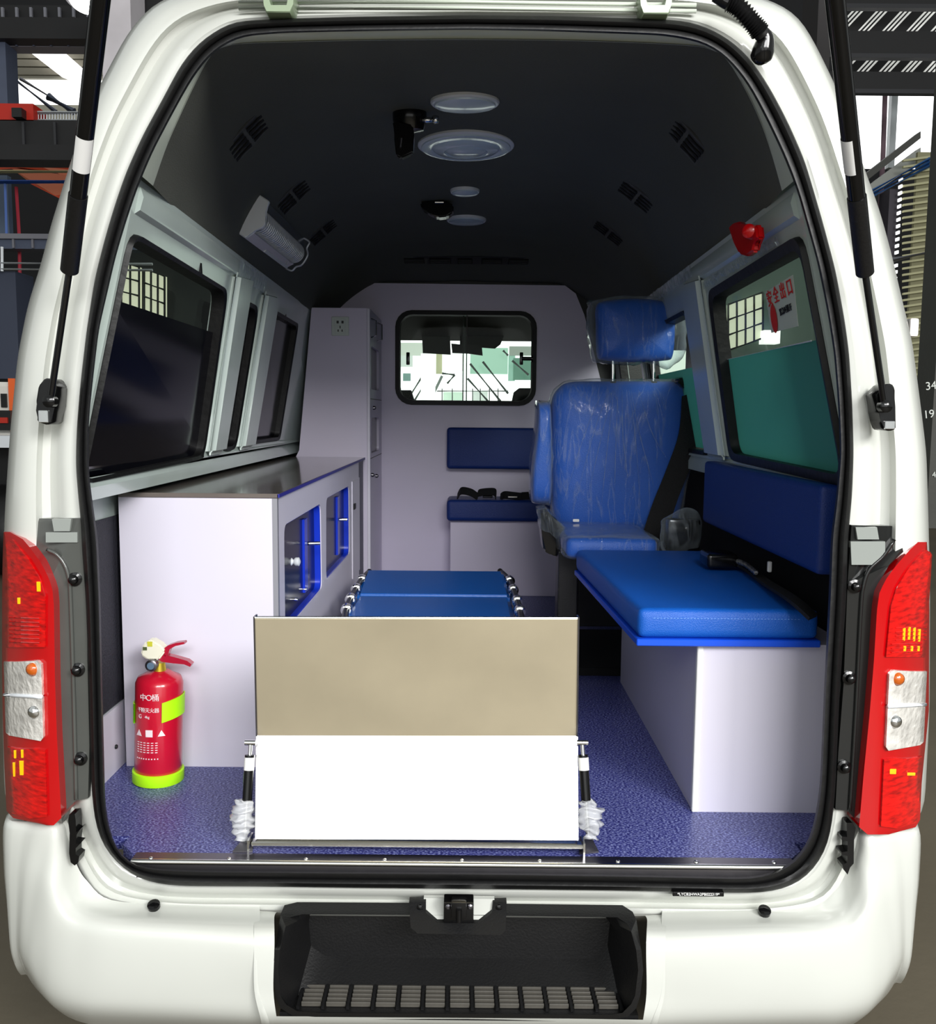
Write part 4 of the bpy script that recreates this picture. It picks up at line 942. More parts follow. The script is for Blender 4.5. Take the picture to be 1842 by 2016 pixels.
# ------------------------------------------------------------------ captain chair (faces the doorway), plastic covered
YC = 1.60
ch = thing('captain_chair', 'blue single seat with headrest under clear plastic wrap, facing the doorway', 'chair', (.5, 1.5, ZF))
def wrapmat():
    m = bpy.data.materials.new('clear_plastic_wrap'); m.use_nodes = True; nt = m.node_tree; nt.nodes.clear(); N = nt.nodes.new; L = nt.links.new
    o = N('ShaderNodeOutputMaterial'); mx = N('ShaderNodeMixShader'); tr = N('ShaderNodeBsdfTransparent'); tr.inputs[0].default_value = (.93, .96, .98, 1)
    gl = N('ShaderNodeBsdfPrincipled'); gl.inputs['Base Color'].default_value = (.55, .62, .66, 1); gl.inputs['Roughness'].default_value = .14; gl.inputs['Coat Weight'].default_value = 1
    tc = N('ShaderNodeTexCoord'); mp = N('ShaderNodeMapping'); mp.inputs['Scale'].default_value = (9, 4, 1.6); mp.inputs['Rotation'].default_value = (0, .3, 0)
    n = N('ShaderNodeTexNoise'); n.inputs['Scale'].default_value = 1.6; n.inputs['Detail'].default_value = 5; n.inputs['Distortion'].default_value = 1.2
    L(tc.outputs['Object'], mp.inputs[0]); L(mp.outputs[0], n.inputs['Vector'])
    r = N('ShaderNodeValToRGB'); e = r.color_ramp.elements; e[0].position = .47; e[0].color = (.05,)*3+(1,); e[1].position = .53; e[1].color = (.05,)*3+(1,); k = e.new(.50); k.color = (.20,)*3+(1,)
    L(n.outputs[0], r.inputs[0])
    lw = N('ShaderNodeLayerWeight'); lw.inputs[0].default_value = .25; ad = N('ShaderNodeMath'); ad.operation = 'MAXIMUM'; L(lw.outputs['Facing'], ad.inputs[0]); L(r.outputs[0], ad.inputs[1])
    ml = N('ShaderNodeMath'); ml.operation = 'MULTIPLY'; ml.inputs[1].default_value = .8; L(ad.outputs[0], ml.inputs[0])
    bp = N('ShaderNodeBump'); bp.inputs['Strength'].default_value = .8; bp.inputs['Distance'].default_value = .02; L(n.outputs[0], bp.inputs['Height']); L(bp.outputs[0], gl.inputs['Normal'])
    L(ml.outputs[0], mx.inputs[0]); L(tr.outputs[0], mx.inputs[1]); L(gl.outputs[0], mx.inputs[2]); L(mx.outputs[0], o.inputs[0]); return m
WRAP = wrapmat()
from mathutils import noise
def pillow(outline, Y, th, puff, name, m, parent, N_=28, wob=0, wf=9, label=None, rows=10, round_=.5):
    """upholstered pad: outline in pixels at depth Y (front face), thickness th towards +Y"""
    O = [Vector((x, y, 0)) for x, y in outline]; O = smooth_pts(O, 5, closed=True); c = sum(O, Vector())/len(O)
    rings = []
    prof = [(0, 0), (.25, 0), (.5, .0), (.7, .01), (.82, .03), (.91, .08), (.97, .18), (1.0, .34), (1.0, .66), (.97, .82), (.90, .95), (.75, 1), (0, 1)]
    bm = NB()
    for k, (s_, d) in enumerate(prof):
        R_ = []
        for p in O:
            q = c+(p-c)*max(s_, .002); yy = Y-puff*(1-s_*s_)*(1 if d < .5 else 0)+th*d
            w_ = U(q.x, q.y, Y=Y); w_ = Vector((w_.x, yy, w_.z))
            if wob: v_ = noise.noise_vector(w_*wf); v2 = noise.noise_vector(w_*wf*2.7); w_ += (v_+v2*.5)*wob
            R_.append(w_)
        rings.append(R_)
    loft(bm, rings, caps=True); return add(bm, name, m, parent, label=label, smooth=True)
BO = [(1086,850),(1088,790),(1104,762),(1130,751),(1200,750),(1290,750),(1340,752),(1366,766),(1373,800),(1368,880),(1354,960),(1338,1030),(1322,1060),(1240,1062),(1150,1061),(1118,1056),(1092,1020),(1086,940)]
HO = [(1178,640),(1178,602),(1192,590),(1255,585),(1312,591),(1330,604),(1333,650),(1328,700),(1312,708),(1250,711),(1195,707),(1180,696)]
pillow(BO, YC, .11, .025, 'backrest', CHAIRB, ch)
pillow(HO, YC-.01, .12, .02, 'headrest', CHAIRB, ch)
def grow(L, d, c=None):
    c = c or (sum(p[0] for p in L)/len(L), sum(p[1] for p in L)/len(L)); return [(x+(x-c[0])/abs(math.hypot(x-c[0], y-c[1]))*d, y+(y-c[1])/abs(math.hypot(x-c[0], y-c[1]))*d) for x, y in L]
pillow(grow(BO, 5), YC-.014, .135, .03, 'plastic_cover', WRAP, ch, wob=.008, wf=14)
HW = [(1161,650),(1162,600),(1178,584),(1255,578),(1330,584),(1355,600),(1357,650),(1350,700),(1322,722),(1290,712),(1240,716),(1195,712),(1172,706)]
pillow(HW, YC-.03, .16, .02, 'plastic_cover', WRAP, ch, wob=.012, wf=16)
for i in range(9):      # long gathered folds of the wrap
    x0 = 1190+i*8+random.uniform(-6, 6); x1 = 1105+i*26; y1 = 1000-i*6*(i % 3); bm = NB()
    P = smooth_pts([U(x0, 765, Y=YC-.036), U((x0*.6+x1*.4)+random.uniform(-4, 4), 850, Y=YC-.046), U(x1, y1, Y=YC-.036)], 8)
    tube(bm, P, .0016, 5, rad=[.0004+.0014*math.sin(PI*j/(len(P)-1)) for j in range(len(P))]); add(bm, 'wrap_fold', WRAP, ch, smooth=True)
for x in (1206, 1286):
    bm = NB(); cyl(bm, U(x, 700, Y=YC+.04), U(x, 760, Y=YC+.04), .0065, seg=12); add(bm, 'headrest_post', CHROME, ch, smooth=40)
    bm = NB(); p = U(x, 757, Y=YC+.04); revolve(bm, p-Vector((0, 0, .006)), (0, 0, 1), [(0, .022), (.012, .02), (.018, .01)], 14); add(bm, 'post_collar', BLKPL, ch, smooth=40)
AO = [(1060,800),(1066,793),(1080,792),(1086,800),(1088,900),(1086,985),(1078,994),(1054,992),(1047,975),(1048,930),(1056,860)]
pillow(AO, YC-.10, .20, .005, 'armrest', CHAIRB, ch); pillow(grow(AO, 3), YC-.115, .215, .006, 'plastic_cover', WRAP, ch, wob=.006, wf=16)
zs1 = U(1200, 1057, Y=1.2).z; zs0 = U(1200, 1100, Y=1.2).z; xs0 = U(1114, 1070, Y=1.2).x
bm = NB(); box(bm, (xs0, 1.185, zs0), (.62, 1.62, zs1-.004), .03, 4); add(bm, 'seat_cushion', CHAIRB, ch, smooth=50)
bm = NB(); vs = box(bm, (xs0-.012, 1.175, zs0-.004), (.626, 1.63, zs1+.004), .03, 4); bmesh.ops.subdivide_edges(bm, edges=bm.edges[:], cuts=3, use_grid_fill=True)
for v in bm.verts: v.co += noise.noise_vector(v.co*22)*.006
add(bm, 'plastic_cover', WRAP, ch, smooth=True)
bm = NB(); prism(bm, [U(x, y, Y=1.42) for x, y in [(1064,1006),(1076,1004),(1095,1030),(1120,1052),(1136,1062),(1138,1096),(1112,1098),(1085,1094),(1070,1085),(1066,1050)]], (0, .12, 0)); bmesh.ops.bevel(bm, geom=bm.edges[:], offset=.008, segments=2, affect='EDGES'); add(bm, 'recliner_cover', BLKGL, ch, smooth=40)
bm = NB(); P0 = [(1060,1004),(1075,1000),(1100,1030),(1130,1052),(1142,1064),(1142,1085),(1110,1078),(1082,1050),(1064,1040)]
prism(bm, [U(x, y, Y=1.405) for x, y in P0], (0, .13, 0)); bmesh.ops.subdivide_edges(bm, edges=bm.edges[:], cuts=3, use_grid_fill=True)
for v in bm.verts: v.co += noise.noise_vector(v.co*25)*.008
add(bm, 'plastic_wrap', WRAP, ch, smooth=True)
xp0, xp1 = U(1098, 1150, Y=1.36).x, U(1138, 1150, Y=1.36).x
bm = NB(); box(bm, (xp0, 1.36, ZF), (xp1, 1.46, zs0), .006); add(bm, 'pedestal', BLKPL, ch)
bm = NB(); box(bm, (xp1, 1.36, .80), (.62, 1.62, zs0-.002), .006); add(bm, 'underseat_shade_box', SHADEK, ch)  # black box added to stand in for the shadow under the bench
bm = NB(); box(bm, (xp0, 1.40, ZF), (.82, 2.0, ZF+.03), .004); add(bm, 'underseat_shade_plate', SHADEK, ch)  # added black plate, continues the same painted shadow on the floor
bm = NB(); prism(bm, [U(x, y, Y=YC-.03) for x, y in [(1332,748),(1342,742),(1360,741),(1380,748),(1386,757),(1380,766),(1370,771),(1352,768),(1338,758)]], (0, .14, 0)); bmesh.ops.bevel(bm, geom=bm.edges[:], offset=.008, segments=2, affect='EDGES'); add(bm, 'belt_guide', BLKGL, ch, smooth=45)
bm = NB(); A1 = [(1372,768),(1374,830),(1355,900),(1315,990),(1268,1078)]; B1 = [(1360,775),(1350,850),(1325,910),(1282,990),(1258,1040)]
ribbon(bm, [U(1368,772,Y=YC-.05), U(1362,845,Y=YC-.055), U(1338,915,Y=YC-.06), U(1308,990,Y=YC-.07), U(1282,1072,Y=YC-.09)], (.095, 0, .03), .002); add(bm, 'seat_belt_strap', WEB, ch, smooth=40)
bm = NB(); a = U(1129, 1025, Y=YC-.05); box(bm, a-Vector((.003, .002, .004)), a+Vector((.02, .0, .006)), .002, 1); add(bm, 'care_tag', LBL, ch)
# crumpled wrap and black buckle behind the bench, right of the chair
t = thing('plastic_wrapped_buckle', 'black belt buckle in crumpled clear wrap between chair and side cushion', 'buckle', U(1330, 1055, Y=1.3))
bm = NB(); a = U(1340, 1050, Y=1.28); box(bm, a+Vector((-.05, -.03, -.06)), a+Vector((.06, .03, .05)), .012); add(bm, 'buckle', BLKGL, t, smooth=40)
bm = NB(); bmesh.ops.create_icosphere(bm, subdivisions=4, radius=1)
for v in bm.verts: v.co = a+Vector((v.co.x*.075, v.co.y*.05, v.co.z*.085)); v.co += noise.noise_vector(v.co*18)*.02
add(bm, 'plastic_wrap', WRAP, t, smooth=True)

# ------------------------------------------------------------------ stretcher
stc = thing('stretcher', 'blue padded ambulance stretcher behind the steel ramp', 'stretcher', (-.13, 1.1, ZF))
MATB = mat('stretcher_blue_vinyl', '#0F5FB8', .35, bump=.1, bscale=200)
zm = .885; cl_, cr_ = U(702, 1172, Z=zm), U(1004, 1172, Z=zm); nl_, nr_ = U(686, 1216, Z=zm), U(1014, 1216, Z=zm)
yc = cl_.y; Yfar = 1.87; zfr = .92
fl_, fr_ = U(720, 1121, Z=zfr), U(990, 1121, Z=zfr)
xw0 = cl_.x; xw1 = cr_.x
bm = NB(); prism(bm, [Vector((xw0, .30, zm-.06)), Vector((xw1, .30, zm-.06)), Vector((xw1, yc, zm-.06)), Vector((xw0, yc, zm-.06))], (0, 0, .06)); bmesh.ops.bevel(bm, geom=bm.edges[:], offset=.015, segments=3, affect='EDGES'); add(bm, 'mattress_foot', MATB, stc, smooth=50)
bm = NB(); z1 = zfr; prism(bm, [Vector((xw0, yc, zm-.06)), Vector((xw0, yc, zm+.004)), Vector((fl_.x, fl_.y, z1)), Vector((fl_.x, fl_.y, z1-.06))], (xw1-xw0, 0, 0))
for v in bm.verts:
    if v.co.y > yc+.2: v.co.x = fl_.x if v.co.x < -.12 else fr_.x
bmesh.ops.bevel(bm, geom=bm.edges[:], offset=.012, segments=3, affect='EDGES'); add(bm, 'mattress_head', MATB, stc, smooth=50)
for s, pts in ((-1, [(727,1125),(712,1141),(701,1159),(690,1179),(682,1200),(678,1222)]), (1, [(984,1124),(1003,1143),(1010,1161),(1018,1183),(1023,1203),(1027,1224)])):
    P = [U(x, y, Z=zm+.015) for x, y in pts]; bm = NB(); tube(bm, smooth_pts(P, 4), .011, 10); rl = add(bm, 'side_rail', mat('grey_rubber_rail', '#3C3A3C', .3, .6), stc, smooth=40)
    for i in (1, 2, 3, 4):
        d = (P[i+1]-P[i-1]).normalized(); bm = NB(); revolve(bm, P[i]-d*.018, d, [(0, .013), (.004, .019), (.032, .019), (.036, .013)], 14); add(bm, 'chrome_collar', CHROME, rl, smooth=40)
        bm = NB(); cyl(bm, P[i]-Vector((0, 0, .01)), P[i]+Vector((-s*.02, 0, -.07)), .007, seg=8); add(bm, 'rail_link', CHROME, rl, smooth=40)
bm = NB()
loop = [Vector((x, y, zm-.075)) for x, y in ((xw0+.01, .32), (xw1-.01, .32), (xw1-.01, 1.84), (xw0+.01, 1.84))]
tube(bm, smooth_pts([loop[0], loop[0].lerp(loop[1], .5), loop[1], loop[1].lerp(loop[2], .5), loop[2], loop[2].lerp(loop[3], .5), loop[3], loop[3].lerp(loop[0], .5)], 5, True), .014, 10, closed=True); add(bm, 'frame', CHROME, stc, smooth=40)
for x in (xw0+.05, xw1-.05):
    for y in (.45, 1.65):
        bm = NB(); cyl(bm, (x, y, zm-.08), (x, y+.0, ZF+.07), .012, seg=10); lg = add(bm, 'leg', CHROME, stc, smooth=40)
        bm = NB(); revolve(bm, (x-.014, y, ZF+.045), (1, 0, 0), [(0, .035), (.004, .045), (.024, .045), (.028, .035)], 18); add(bm, 'wheel', RUBBER, lg, smooth=40)

# ------------------------------------------------------------------ folding loading ramp
rp = thing('loading_ramp', 'folded stainless steel stretcher ramp standing in the doorway', 'ramp', (-.1, .06, ZF))
YM = .125; b0, b1 = U(505, 1652, Y=.04), U(1135, 1654, Y=.04); m0, m1 = U(507, 1448, Y=YM), U(1134, 1449, Y=YM); t0, t1 = U(502, 1219, Y=.075), U(1137, 1220, Y=.075)
RAMP = mat('ramp_steel', '#F2F0EA', .24, 1, bump=.05, bscale=4, var=.03, vscale=3)
RAMP2 = mat('ramp_steel_tan_reflection', '#E2D6BA', .40, .8, var=.06, vscale=5)  # upper panel: tan reflection of the ground put into the steel colour
def panel(a, b, c, d, nm, m):
    bm = NB(); N_ = 20; nrm = (b-a).cross(d-a).normalized(); nrm = nrm if nrm.y < 0 else -nrm; V1 = []; V2 = []
    for j in range(N_+1):
        r1_ = []; r2_ = []
        for i in range(N_+1):
            u_, v_ = i/N_, j/N_; p = a.lerp(b, u_).lerp(d.lerp(c, u_), v_)
            e = math.sin(PI*u_)*math.sin(PI*v_)
            p2 = p+nrm*(-.012*e*(1 if m is RAMP else .1)+.0022*math.sin(u_*5+v_*3)*e)
            r1_.append(bm.verts.new(p2)); r2_.append(bm.verts.new(p-nrm*.006))
        V1.append(r1_); V2.append(r2_)
    for j in range(N_):
        for i in range(N_): bm.faces.new((V1[j][i], V1[j][i+1], V1[j+1][i+1], V1[j+1][i])); bm.faces.new((V2[j][i], V2[j+1][i], V2[j+1][i+1], V2[j][i+1]))
    for i in range(N_):
        bm.faces.new((V1[0][i], V2[0][i], V2[0][i+1], V1[0][i+1])); bm.faces.new((V1[N_][i], V1[N_][i+1], V2[N_][i+1], V2[N_][i]))
        bm.faces.new((V1[i][0], V1[i+1][0], V2[i+1][0], V2[i][0])); bm.faces.new((V1[i][N_], V2[i][N_], V2[i+1][N_], V1[i+1][N_]))
    return add(bm, nm, m, rp, smooth=40)
lo = panel(b0, b1, m1, m0, 'lower_panel', RAMP); up = panel(m0, m1, t1, t0, 'upper_panel', RAMP2)
for (a_, b_, q) in ((t0, t1, up), (m0, m1, lo)):
    bm = NB(); cyl(bm, a_+Vector((0, .004, .002)), b_+Vector((0, .004, .002)), .0035, seg=8); add(bm, 'rolled_edge', STEEL, q, smooth=40)
for (a_, b_) in ((t0, m0), (t1, m1)):
    bm = NB(); s_ = -1 if a_ is t0 else 1; prism(bm, [a_+Vector((0, -.004, .006)), a_+Vector((0, .022, .006)), b_+Vector((0, .022, 0)), b_+Vector((0, -.004, 0))], (s_*.003, 0, 0)); add(bm, 'side_flange', DKSTEEL, up)
for (a_, b_) in ((m0, b0), (m1, b1)):
    bm = NB(); s_ = -1 if a_ is m0 else 1; prism(bm, [a_+Vector((0, -.002, 0)), a_+Vector((0, .022, 0)), b_+Vector((0, .022, 0)), b_+Vector((0, -.002, 0))], (s_*.003, 0, 0)); add(bm, 'side_flange', STEEL, lo)
bm = NB(); box(bm, (b0.x-.01, .03, b0.z-.012), (b1.x+.015, .05, b0.z-.002), .002, 1); add(bm, 'hinge_bar', STEEL, rp)
for s, xt, xb_, ft in ((-1, 493, 482, [(478,1655),(499,1655),(497,1679),(458,1679)]), (1, 1146, 1158, [(1141,1650),(1163,1650),(1178,1679),(1140,1682)])):
    top = U(xt, 1462, Y=.10); bot = U(xb_, 1650, Y=.055); d = (bot-top)
    bm = NB(); cyl(bm, top+d*.0, top+d*.14, .0042, seg=10); sr = add(bm, 'ramp_strut', CHROME, rp, smooth=40, label='left gas strut of the ramp' if s < 0 else 'right gas strut of the ramp')
    bm = NB(); cyl(bm, top+d*.13, top+d*.62, .0105, seg=16); add(bm, 'cylinder', BLKGL, sr, smooth=40)
    bm = NB(); cyl(bm, top+d*.155, top+d*.29, .0112, seg=16); add(bm, 'label_sleeve', LBL, sr, smooth=40)
    bm = NB(); cyl(bm, top+d*.62, top+d*.97, .005, seg=10); add(bm, 'rod', CHROME, sr, smooth=40)
    bm = NB(); cyl(bm, top+Vector((-.012, 0, 0)), top+Vector((.012, 0, 0)), .006, seg=12); add(bm, 'pivot_bolt', CHROME, sr, smooth=40)
    bm = NB(); P = []; 
    for k in range(26):
        u_ = k/25; P.append((top+d*.60).lerp(top+d*1.0, u_)+Vector((s*.006, -.004, 0)))
    prof_ = [.012+.013*math.sin(PI*min(1, (k/25)*1.15)) + .004*math.sin(k*1.3) for k in range(26)]
    tube(bm, P, .02, 18, rad=prof_)
    for v in bm.verts: v.co += noise.noise_vector(v.co*45)*.010+noise.noise_vector(v.co*120)*.003
    add(bm, 'plastic_wrap', mat('cloudy_wrap', '#DADCE0', .18, coat=1, alpha=.55, trans=.0), sr, smooth=True)
    bm = NB(); prism(bm, [U(x, y, Z=ZF+.003) if y > 1670 else U(x, y, Z=ZF+.02) for x, y in ft], (0, 0, .004)); add(bm, 'foot_plate', DKSTEEL, rp)
    bm = NB(); xx = U(498 if s < 0 else 1143, 1668, Z=ZF).x; box(bm, (xx-.002, .02, ZF), (xx+.002, .06, ZF+.035)); add(bm, 'foot_web', STEEL, rp)

# ------------------------------------------------------------------ fire extinguisher
fe = thing('fire_extinguisher', 'red fire extinguisher in bright yellow-green bands by the low cabinet', 'extinguisher', U(311, 1530, Z=ZF))
Yf = .43; cb_ = U(311, 1515, Y=Yf); cb_.z = ZF; tp_ = U(314, 1325, Y=Yf); sc_ = 1/F*2.42
R_ = 44*sc_; Hh = tp_.z-ZF
ax = Vector((tp_.x-cb_.x, 0, Hh)).normalized()
base = Vector((cb_.x, Yf, ZF))
REDX = mat('extinguisher_red', '#C40F2C', .3, coat=.6, var=.05, vscale=6)
LIME = mat('fluorescent_lime', '#B8FF12', .45)
bm = NB(); revolve(bm, base, ax, [(.004, R_*.9), (.012, R_), (Hh*.92, R_), (Hh*.97, R_*.9), (Hh, R_*.62), (Hh+.008, R_*.4)], 40); cy_ = add(bm, 'cylinder', REDX, fe, smooth=50)
bm = NB(); revolve(bm, base, ax, [(0, R_+.003), (0.002, R_+.005), (.028, R_+.005), (.030, R_+.001)], 40); add(bm, 'base_ring', LIME, fe, smooth=50)
def arc(bm, h0, h1, a0, a1, r, th=.003, n=24, tilt=0):
    a_, b_ = Vector((1, 0, 0)), Vector((0, -1, 0)); A_ = []; Bq = []; C_ = []; D_ = []
    for k in range(n+1):
        t = a0+(a1-a0)*k/n; e = a_*math.cos(t)+b_*math.sin(t); tt = tilt*math.cos(t)
        A_.append(base+ax*(h0+tt)+e*r); Bq.append(base+ax*(h1+tt)+e*r); C_.append(base+ax*(h1+tt)+e*(r+th)); D_.append(base+ax*(h0+tt)+e*(r+th))
    loft(bm, [A_, Bq, C_, D_, A_], closed=False)
hb0, hb1 = Hh*.58, Hh*.76
bm = NB(); arc(bm, hb0, hb1, -.5, 1.15, R_+.001, tilt=.014); add(bm, 'strap', LIME, fe, smooth=40)
bm = NB(); arc(bm, hb0, hb1, 2.55, 3.9, R_+.001, tilt=.004); add(bm, 'strap', LIME, fe, smooth=40)
WPR = mat('white_print', '#EFE0E2', .6)
def curved_text(s, h, size, ang, m=WPR, nm='lettering'):
    e = Vector((math.cos(ang), -math.sin(ang), 0)); tdir = Vector((math.sin(ang), math.cos(ang), 0)); tdir = -tdir if tdir.x < 0 else tdir
    return text(nm, s, base+ax*h+e*(R_+.0012), tdir, ax, size, m, cy_, ext=.0004)
for k, c_ in enumerate('中○桶'): curved_text(c_, Hh*.83, .019, 1.95-k*.27)
for k, c_ in enumerate('干粉灭火器'): curved_text(c_, Hh*.715, .0125, 2.15-k*.2)
curved_text('G', Hh*.655, .014, 2.1); curved_text('4kg', Hh*.655, .009, 1.75)
for k, c_ in enumerate(('▲', '■', '▲')): curved_text(c_, Hh*.50, .02 if k != 1 else .024, 2.15-k*.5)
for r_ in range(5):
    for k in range(6): curved_text('一二三'[(k+r_) % 1] if False else '▬', Hh*(.42-.022*r_), .006, 2.2-k*.17)
for k, c_ in enumerate('▪▪▪▪▪▪▪▪▪'): curved_text(c_, Hh*.27, .010, 2.25-k*.12)
bm = NB(); nk = base+ax*Hh; cyl(bm, nk+Vector((0, 0, .004)), nk+Vector((0, 0, .028)), .017, .014, seg=18); add(bm, 'brass_neck', mat('brass', '#C8B23A', .35, .7), fe, smooth=40)
bm = NB(); g_ = U(298, 1310, Y=Yf-.03); revolve(bm, g_, (0, -1, 0), [(-.012, .0145), (.004, .0145), (.006, .011), (.006, .001)], 20); ga = add(bm, 'gauge', DKSTEEL, fe, smooth=40)
bm = NB(); revolve(bm, g_+Vector((0, -.0062, 0)), (0, -1, 0), [(0, .009), (.0004, .009)], 16); add(bm, 'gauge_dial', mat('gauge_face', '#5C7388', .3), ga)
bm = NB(); prism(bm, [U(x, y, Y=Yf-.02) for x, y in [(276,1290),(281,1268),(295,1259),(318,1272),(324,1284),(312,1300),(290,1300)]], (0, .035, 0)); bmesh.ops.bevel(bm, geom=bm.edges[:], offset=.004, segments=2, affect='EDGES'); vb = add(bm, 'valve_tag', mat('cream_tag', '#E9E6D2', .5), fe, smooth=40)
bm = NB(); p = U(295, 1268, Y=Yf-.0205); box(bm, p-Vector((.006, .001, .006)), p+Vector((.006, .001, .006))); add(bm, 'tag_mark', mat('yellow_mark', '#C9C83A', .5), vb)
bm = NB(); p = U(286, 1277, Y=Yf-.0205); box(bm, p-Vector((.006, .001, .004)), p+Vector((.004, .001, .004))); add(bm, 'tag_mark', mat('olive_mark', '#4E5A34', .5), vb)
HRED = mat('handle_red', '#A8102E', .3, coat=.5)
bm = NB(); prism(bm, [U(x, y, Y=Yf-.012) for x, y in [(318,1280),(330,1271),(345,1266),(362,1264),(363,1268),(345,1272),(334,1278),(330,1290),(324,1292)]], (0, .022, 0)); add(bm, 'upper_lever', HRED, fe)
bm = NB(); prism(bm, [U(x, y, Y=Yf-.012) for x, y in [(312,1298),(322,1289),(340,1293),(368,1301),(377,1308),(374,1313),(362,1308),(340,1306),(318,1303)]], (0, .022, 0)); add(bm, 'lower_handle', HRED, fe)
# ------------------------------------------------------------------ workshop around and beyond the van
CONC = mat('workshop_concrete', '#5B5446', .55, var=.18, vscale=1.2, bump=.1, bscale=30)
DARKW = mat('dark_workshop_wall', '#17171A', .8)
STEELB = mat('blue_grey_steel', '#4A5266', .5, var=.06); BEAM = mat('black_steel_beam', '#141315', .6, var=.2, vscale=2); GREYB = mat('grey_beam', '#77777F', .5)
bm = NB(); box(bm, (-32, -20, -.1), (32, 14.2, 0)); add(bm, 'ground', CONC, kind='structure')
bm = NB(); box(bm, (-32, 14, 0), (32, 14.2, 13)); add(bm, 'wall_back', DARKW, kind='structure')
def bb(name, m, x0, y0, x1, y1, Y, th=.15, parent=None, label=None, cat=None, group=None, bev=0):
    a = U(x0, y1, Y=Y); b = U(x1, y0, Y=Y); bm = NB(); box(bm, (min(a.x, b.x), Y, min(a.z, b.z)), (max(a.x, b.x), Y+th, max(a.z, b.z)), bev, 1)
    return add(bm, name, m, parent, label=label, cat=cat, group=group)
def bar(name, m, pts, Y, r, parent=None, label=None, cat=None, group=None, seg=8):
    bm = NB(); tube(bm, [U(x, y, Y=Y) for x, y in pts], r, seg); return add(bm, name, m, parent, label=label, cat=cat, group=group, smooth=40)
def lit(name, col, k): return mat(name, col, .5, emit=k)
SKY = lit('bright_daylight_panel', '#FFFFFF', 1.25); SKYG = lit('green_white_daylight', '#E4F2E6', .8); PALEG = lit('pale_green_daylight', '#9FB79A', .55)
# --- left side, from the top down
hb_ = thing('high_bay_lamp', 'glowing high bay lamp at the top left under a black beam', 'lamp', U(175, 8, Y=7))
bm = NB(); p = U(172, -8, Y=7); revolve(bm, p, (0, -.35, -1), [(-.10, .08), (0, .20), (.03, .20)], 24); add(bm, 'shade', GREYB, hb_, smooth=40)
bm = NB(); revolve(bm, p+Vector((0, -.01, -.03)), (0, -.35, -1), [(0, .17), (.05, .14), (.07, .02)], 24); add(bm, 'lens', mat('lamp_glow', '#FFFDF2', .5, emit=9), hb_, smooth=True)
t = bb('roof_beam', BEAM, -120, 36, 300, 74, 8, .2, label='black beam below the high bay lamp at upper left', cat='beam')
t = bb('truss_band', BEAM, -120, 12, 300, 34, 8.6, .1, label='dark ribbed truss band at the very top left', cat='beam')
for k in range(14): bb('web', GREYB, -110+k*28, 14, -106+k*28, 33, 8.55, .03, parent=t)
t = bb('ribbed_beam', GREYB, -120, 74, 300, 90, 8.2, .2, label='grey ribbed beam under the black beam at upper left', cat='beam')
for k in range(10): bb('rib', STEELB, -106+k*34, 74, -103+k*34, 90, 8.17, .03, parent=t)
t = thing('roof_sheeting', 'pale corrugated roof sheets with bright skylight at upper left', 'roof sheet', U(100, 150, Y=11))
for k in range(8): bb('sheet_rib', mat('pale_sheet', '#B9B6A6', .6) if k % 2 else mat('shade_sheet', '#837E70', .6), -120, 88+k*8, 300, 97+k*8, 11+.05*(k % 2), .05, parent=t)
bb('skylight', SKY, -120, 152, 300, 212, 11.3, .05, parent=t); bm = NB(); prism(bm, [U(x, y, Y=10.9) for x, y in ((40, 88), (110, 88), (180, 150), (180, 175), (120, 150))], (0, .04, 0)); add(bm, 'skylight', SKY, t)
bb('lower_sheet', mat('pale_sheet', '#B9B6A6'), -120, 208, 300, 236, 11.2, .05, parent=t)
t = thing('diagonal_conveyor', 'thin steel lattice brace crossing the bright skylight at upper left', 'brace', U(90, 180, Y=10.5))
bar('brace', STEELB, [(8, 140), (110, 220)], 10.5, .03, t); bar('brace', GREYB, [(40, 155), (150, 222)], 10.4, .022, t); bar('brace', STEELB, [(95, 190), (145, 220)], 10.3, .05, t)
bb('steel_column', STEELB, -40, 80, 10, 203, 8.1, .25, label='blue-grey steel column at the left edge above the red crane', cat='column')
t = bb('crane_end_carriage', mat('crane_red', '#B3210F', .45), -160, 204, 65, 236, 7.6, .3, label='red crane end carriage on the dark girder at left', cat='crane')
bb('buffer', BLKPL, 23, 212, 42, 230, 7.5, .1, parent=t)
t = thing('walkway_railing', 'white railing on the dark girder right of the red crane', 'railing', U(110, 238, Y=7.7))
bar('rail', WHITEPL, [(66, 222), (300, 222)], 7.7, .02, t); bar('rail', WHITEPL, [(66, 238), (300, 238)], 7.7, .02, t)
for k in range(24): bar('baluster', WHITEPL, [(70+k*5.5, 223), (70+k*5.5, 237)], 7.7, .006, t, seg=5)
t = bb('crane_girder', BEAM, -200, 238, 300, 286, 7.6, .3, label='deep black crane girder with stiffeners across the left', cat='beam')
for k in range(7): bb('stiffener', mat('beam_edge', '#2A2A2E', .5), -80+k*62, 240, -77+k*62, 285, 7.57, .04, parent=t)
bb('flange', BEAM, -200, 286, 300, 312, 7.5, .3, parent=t)
ORANGE = mat('crane_orange', '#E0512A', .5); ORL = mat('crane_orange_light', '#F08A66', .5)
t = thing('orange_crane_bridge', 'orange lattice crane bridge below the black girder at left', 'crane', U(80, 340, Y=9))
for P, m in (([(-60, 310), (170, 310), (170, 345), (40, 330), (-60, 340)], ORANGE), ([(20, 330), (170, 350), (160, 400), (120, 392), (60, 360)], ORL), ([(40, 312), (90, 312), (160, 345), (160, 360)], ORL), ([(60, 362), (120, 392), (160, 408), (160, 380), (90, 352)], ORANGE)):
    bm = NB(); prism(bm, [U(x, y, Y=9+.05*random.random()) for x, y in P], (0, .12, 0)); add(bm, 'girder_plate', m, t)
